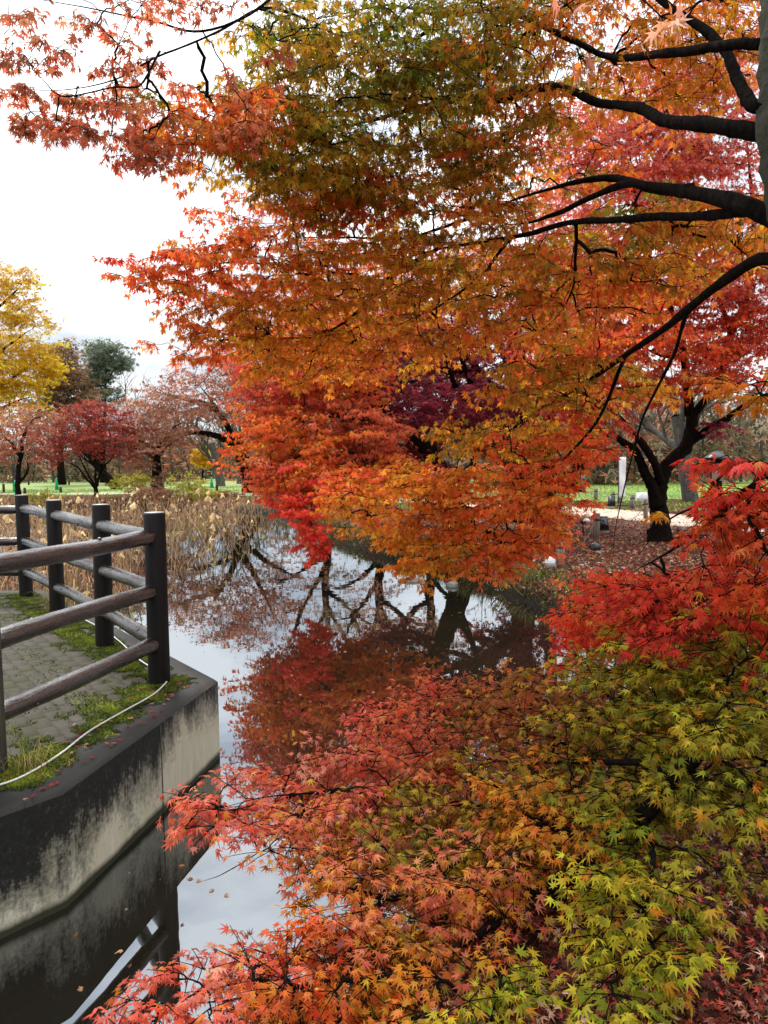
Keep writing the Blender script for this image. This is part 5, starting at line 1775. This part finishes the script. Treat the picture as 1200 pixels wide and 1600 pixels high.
for (px, py, h), lab in zip(stk, sl):
    p = ground_at(px, py)
    s = p[1] / 1200
    MB().lathe([(.085, -.1), (.085, h * s - .02), (.07, h * s)], 8).obj("stake", STK, None, tuple(p), label=lab, category="stake", group="black stakes on the lawn")

# pale stone at the water's edge
p = ground_at(706, 916)


def rock(name, lab, p, r, seed, mat, group=None):
    import bmesh
    bm = bmesh.new()
    bmesh.ops.create_icosphere(bm, subdivisions=3, radius=1)
    g = np.random.default_rng(seed)
    ph = g.uniform(0, 6.28, 6)
    for v in bm.verts:
        c = v.co
        k = 1 + .14 * math.sin(c.x * 3 + ph[0]) + .12 * math.sin(c.y * 4 + ph[1]) + .1 * math.sin(c.z * 5 + ph[2]) + .05 * math.sin(c.x * 11 + c.y * 9 + ph[3])
        v.co = Vector((c.x * r[0] * k, c.y * r[1] * k, c.z * r[2] * k))
    me = bpy.data.meshes.new(name)
    bm.to_mesh(me)
    bm.free()
    return link(name, me, mat, None, tuple(p), label=lab, category="stone", group=group)


rock("stone", "pale rounded stone at the water's edge below the bollard", (*PZ(706, 916, WATER)[:2], WATER + .02), (.095, .085, .06), 3, STONE)
rock("stone", "flat grey stone half under water beside the pale one", (*PZ(640, 908, WATER)[:2], WATER - .02), (.2, .16, .07), 9, STONE)

# ------------------------------------------------------------------ moss, grass, litter
def blades(name, pts, h, w, cols, lean=.5, mat=DRY):
    n_ = len(pts)
    a = rng.uniform(0, 6.28, n_)
    hh = h * rng.uniform(.5, 1.4, n_)
    side = np.stack([np.cos(a), np.sin(a), np.zeros(n_)], 1) * (w * rng.uniform(.6, 1.3, n_))[:, None]
    tip = pts + np.stack([rng.normal(0, lean, n_) * hh, rng.normal(0, lean, n_) * hh, hh], 1)
    v = np.stack([pts - side, pts + side, tip], 1).reshape(-1, 3)
    t = np.arange(n_ * 3).reshape(-1, 3)
    return np_mesh(name, v, tris=t, cols=np.repeat(cols, 3, 0))


# moss over the kerb and the first paving stones
n_ = 110000
dd = rng.gamma(2.2, .11, n_)
u = rng.uniform(0, 1, n_)
seg = np.array([np.linalg.norm(C_ - K), np.linalg.norm(E - C_), 1.2])
which = rng.choice(3, n_, p=seg / seg.sum())
A_ = np.array([K, C_, K])[which]
B_ = np.array([C_, E, K + (L - K) / np.linalg.norm(L - K) * 1.2])[which]
dirs = (B_ - A_) / np.linalg.norm(B_ - A_, axis=1, keepdims=True)
inn = np.stack([-dirs[:, 1], dirs[:, 0]], 1)
inn[which == 2] *= -1
xy = A_ + (B_ - A_) * u[:, None] + inn * (.13 + dd)[:, None]
den = .5 * wob(xy[:, 0], xy[:, 1], 5, 1) + .45 * wob(xy[:, 0], xy[:, 1], 15, 2) + .35 * np.exp(-((dd - .2) / .16) ** 2)
okm = (den > .05) & inside_poly(xy, offset_poly(DECK, .07))
xy, den = xy[okm], den[okm]
g = np.clip((den - .1) * 1.4 + rng.normal(0, .15, len(den)), 0, 1)[:, None]
mc = (np.array([.05, .07, .012]) * (1 - g) + np.array([.24, .28, .025]) * g) * np.exp(rng.normal(0, .22, (len(g), 1)))
link("moss", blades("moss", np.c_[xy, np.full(len(xy), -.003)], .013, .0055, mc, 1.0), DRY, kind='stuff')


def tuft(lab, x, y, z, n_, h, cols, spread=.09):
    c = np.array(cols)
    mbt_v, mbt_t, mbt_c = [], [], []
    for k in range(n_):
        az, r0 = rng.uniform(0, 6.28), spread * rng.random()
        b = np.array([r0 * math.cos(az), r0 * math.sin(az), 0])
        ln = h * rng.uniform(.5, 1.3)
        o_ = np.array([math.cos(az + rng.normal(0, .6)), math.sin(az + rng.normal(0, .6)), 0]) * ln * rng.uniform(.3, .9)
        s = np.cross(o_, (0, 0, 1))
        s = s / (np.linalg.norm(s) + 1e-9) * .002
        p1 = b + o_ * .45 + (0, 0, ln * .7)
        p2 = b + o_ * 1.1 + (0, 0, ln * rng.uniform(.3, .95))
        i0 = len(mbt_v)
        mbt_v += [b - s, b + s, p1 + s * .8, p1 - s * .8, p2]
        mbt_t += [(i0, i0 + 1, i0 + 2), (i0, i0 + 2, i0 + 3), (i0 + 3, i0 + 2, i0 + 4)]
        mbt_c += [c[rng.integers(0, len(c))] * math.exp(rng.normal(0, .2))] * 5
    o = link("grass_tuft", np_mesh("grass_tuft", mbt_v, tris=mbt_t, cols=np.array(mbt_c)), DRY, loc=(x, y, z), label=lab, category="grass", group="grass tufts by the fence posts")
    return o


straw = [(.34, .25, .09), (.42, .32, .13), (.25, .2, .06), (.16, .17, .035)]
tuft("straw coloured grass tuft at the foot of the lichened post", -1.80, 3.74, 0, 80, .13, straw, .12)
p = PZ(90, 955, 0)
tuft("straw coloured grass tuft bending at the foot of the third post back", p[0], p[1], 0, 220, .26, straw, .13)
p = PZ(115, 1000, 0)
tuft("mossy green grass tuft on the inner side of the fence", p[0], p[1], 0, 90, .06, [(.14, .17, .03), (.24, .26, .04)], .16)

# grass and herbs on the steep little banks
n_ = 110000
yy = rng.uniform(4, 26, n_)
idx = rng.uniform(0, 1, n_)
xx = rng.uniform(-4, 6, n_)
pd = pond_distance(xx, yy)
okb = (pd > .0) & (pd < .9) & (wob(xx, yy, 1.7, 4) + rng.normal(0, .35, n_) > -.45 + pd)
bp_ = np.stack([xx[okb], yy[okb], ground_z(xx[okb], yy[okb]) - .01], 1)
gc = np.array([(.03, .05, .012), (.06, .08, .016), (.16, .19, .03), (.16, .10, .045)])[rng.integers(0, 4, len(bp_))] * np.exp(rng.normal(0, .25, (len(bp_), 1)))
link("bank_grass", blades("bank_grass", bp_, .19, .010, gc, .8), DRY, kind='stuff')

n_ = 50000
xx, yy = rng.uniform(-28, 22, n_), rng.uniform(24, 58, n_)
pd = pond_distance(xx, yy)
okl = (pd > .2)
bp_ = np.stack([xx[okl], yy[okl], ground_z(xx[okl], yy[okl])], 1)
lawnish = (pd[okl] > 4)
gc = np.where(lawnish[:, None], np.array([.16, .32, .03]), np.array([.3, .2, .07])) * np.exp(rng.normal(0, .3, (len(bp_), 1)))
link("lawn_grass", blades("lawn_grass", bp_, .06, .03, gc, .8), DRY, kind='stuff')

# fallen leaves: thick near the camera, thinner up the bank
n_ = 24000
r_ = 2.0 + 4.2 * rng.random(n_)
a_ = rng.uniform(R(-4), R(32), n_)
xx, yy = r_ * np.sin(a_), r_ * np.cos(a_)
n2 = 40000
x2, y2 = rng.uniform(-3, 12, n2), 5 + 21 * rng.uniform(0, 1, n2) ** 1.2
xx, yy = np.r_[xx, x2], np.r_[yy, y2]
pd = pond_distance(xx, yy)
okf = pd > .03
xx, yy = xx[okf], yy[okf]
pos = np.stack([xx, yy, ground_z(xx, yy) + rng.uniform(.004, .03, len(xx))], 1)
F = frames(rng.normal(0, 1, pos.shape) * (1, 1, .35), rng.normal(0, .45, pos.shape) + (0, 0, 1))
fc = np.array([(.20, .034, .024), (.34, .05, .03), (.10, .028, .018), (.40, .18, .12), (.5, .3, .2), (.09, .04, .025), (.55, .06, .04), (.4, .26, .06)])
fcol = fc[rng.choice(8, len(pos), p=[.2, .16, .2, .12, .1, .12, .05, .05])] * np.exp(rng.normal(0, .25, (len(pos), 1)))
fmat = leaf_material("fallen leaf", 'tint', .35, .1)
fs = .029 * (1 + np.clip((pos[:, 1] - 6) / 16, 0, .6)) * rng.uniform(.7, 1.2, len(pos))
for sel, kd in ((pos[:, 1] < 3.6, 'mid'), (pos[:, 1] >= 3.6, 'far')):
    link("fallen_leaves", leaf_mesh("fallen_leaves", pos[sel], F[sel], fs[sel] * (1.0 if kd == 'mid' else 1.2), fcol[sel], kd), fmat, kind='stuff')


n_ = 60000
yy = rng.uniform(7, 22, n_)
xx = rng.uniform(-1, 9, n_)
pd = pond_distance(xx, yy)
okf = (pd > .05) & (rng.random(n_) < np.exp(-pd / 4))
pos = np.stack([xx[okf], yy[okf], ground_z(xx[okf], yy[okf]) + rng.uniform(.005, .035, okf.sum())], 1)
F = frames(rng.normal(0, 1, pos.shape) * (1, 1, .4), rng.normal(0, .5, pos.shape) + (0, 0, 1))
fc = np.array([(.20, .05, .035), (.30, .09, .05), (.08, .035, .02), (.36, .2, .12), (.46, .34, .24), (.06, .03, .02), (.42, .08, .04), (.22, .2, .05)])
fcol = fc[rng.integers(0, 8, len(pos))] * np.exp(rng.normal(0, .3, (len(pos), 1)))
link("leaf_litter", leaf_mesh("leaf_litter", pos, F, .05 * rng.uniform(.7, 1.3, len(pos)), fcol, 'far'), DRY, kind='stuff')


def single_leaf(lab, p, s, c, group, flat=True):
    o = bpy.data.objects.new("fallen_leaf", LEAF_PART[rnd.randrange(8)])
    COL.objects.link(o)
    o.location = p
    o.rotation_euler = (rnd.gauss(0, .22), rnd.gauss(0, .22), rnd.uniform(0, 6.28))
    o.scale = (s, s, s)
    o.color = (*c, 1)
    o["label"], o["category"], o["group"] = lab, "leaf", group


for k in range(80):
    e = rnd.random()
    b = K + (C_ - K) * rnd.uniform(-.1, .95)
    iv = np.array([-(C_ - K)[1], (C_ - K)[0]])
    iv /= np.linalg.norm(iv)
    q_ = b + iv * (.05 + abs(rnd.gauss(.1, .2)))
    if not inside_poly(np.array([q_]), DECK)[0]:
        continue
    cn, cc_ = rnd.choice([('red', (.42, .05, .045)), ('pale pink', (.6, .3, .22)), ('crimson', (.34, .03, .05)), ('tan', (.5, .28, .14))])
    single_leaf("small fallen " + cn + " maple leaf lying on the mossy platform edge", (*q_, .013), rnd.uniform(.02, .03), cc_, "fallen leaves on the platform")
for px, py in ((308, 1376), (330, 1390), (352, 1398), (300, 1372), (285, 1353), (470, 1085), (525, 1020), (540, 1018), (440, 1010), (505, 1005), (560, 1000), (485, 1095), (420, 1140), (128, 1545), (120, 1460), (600, 985), (640, 1000), (455, 1055)):
    p = PZ(px, py, WATER + .004)
    single_leaf("single curled maple leaf floating flat on the still pond", tuple(p), rnd.uniform(.025, .036), rnd.choice([(.55, .22, .08), (.6, .35, .2), (.5, .1, .05), (.4, .25, .1)]), "leaves floating on the pond")
fx, fy = rng.uniform(-4, 3, 4500), rng.uniform(2.2, 22, 4500)
okw = (pond_distance(fx, fy) < -.02) & ~inside_poly(np.c_[fx, fy], DECK) & (rng.random(4500) < np.clip(.14 + .9 * np.exp(pond_distance(fx, fy) / .5), 0, 1))
pos = np.c_[fx[okw], fy[okw], np.full(okw.sum(), WATER + .004)]
F = frames(rng.normal(0, 1, pos.shape) * (1, 1, .08), rng.normal(0, .1, pos.shape) + (0, 0, 1))
link("floating_litter", leaf_mesh("floating_litter", pos, F, rng.uniform(.006, .03, len(pos)), np.array([(.3, .12, .06), (.5, .3, .18), (.12, .06, .04), (.45, .1, .06)])[rng.integers(0, 4, len(pos))], 'far'), DRY, kind='stuff')
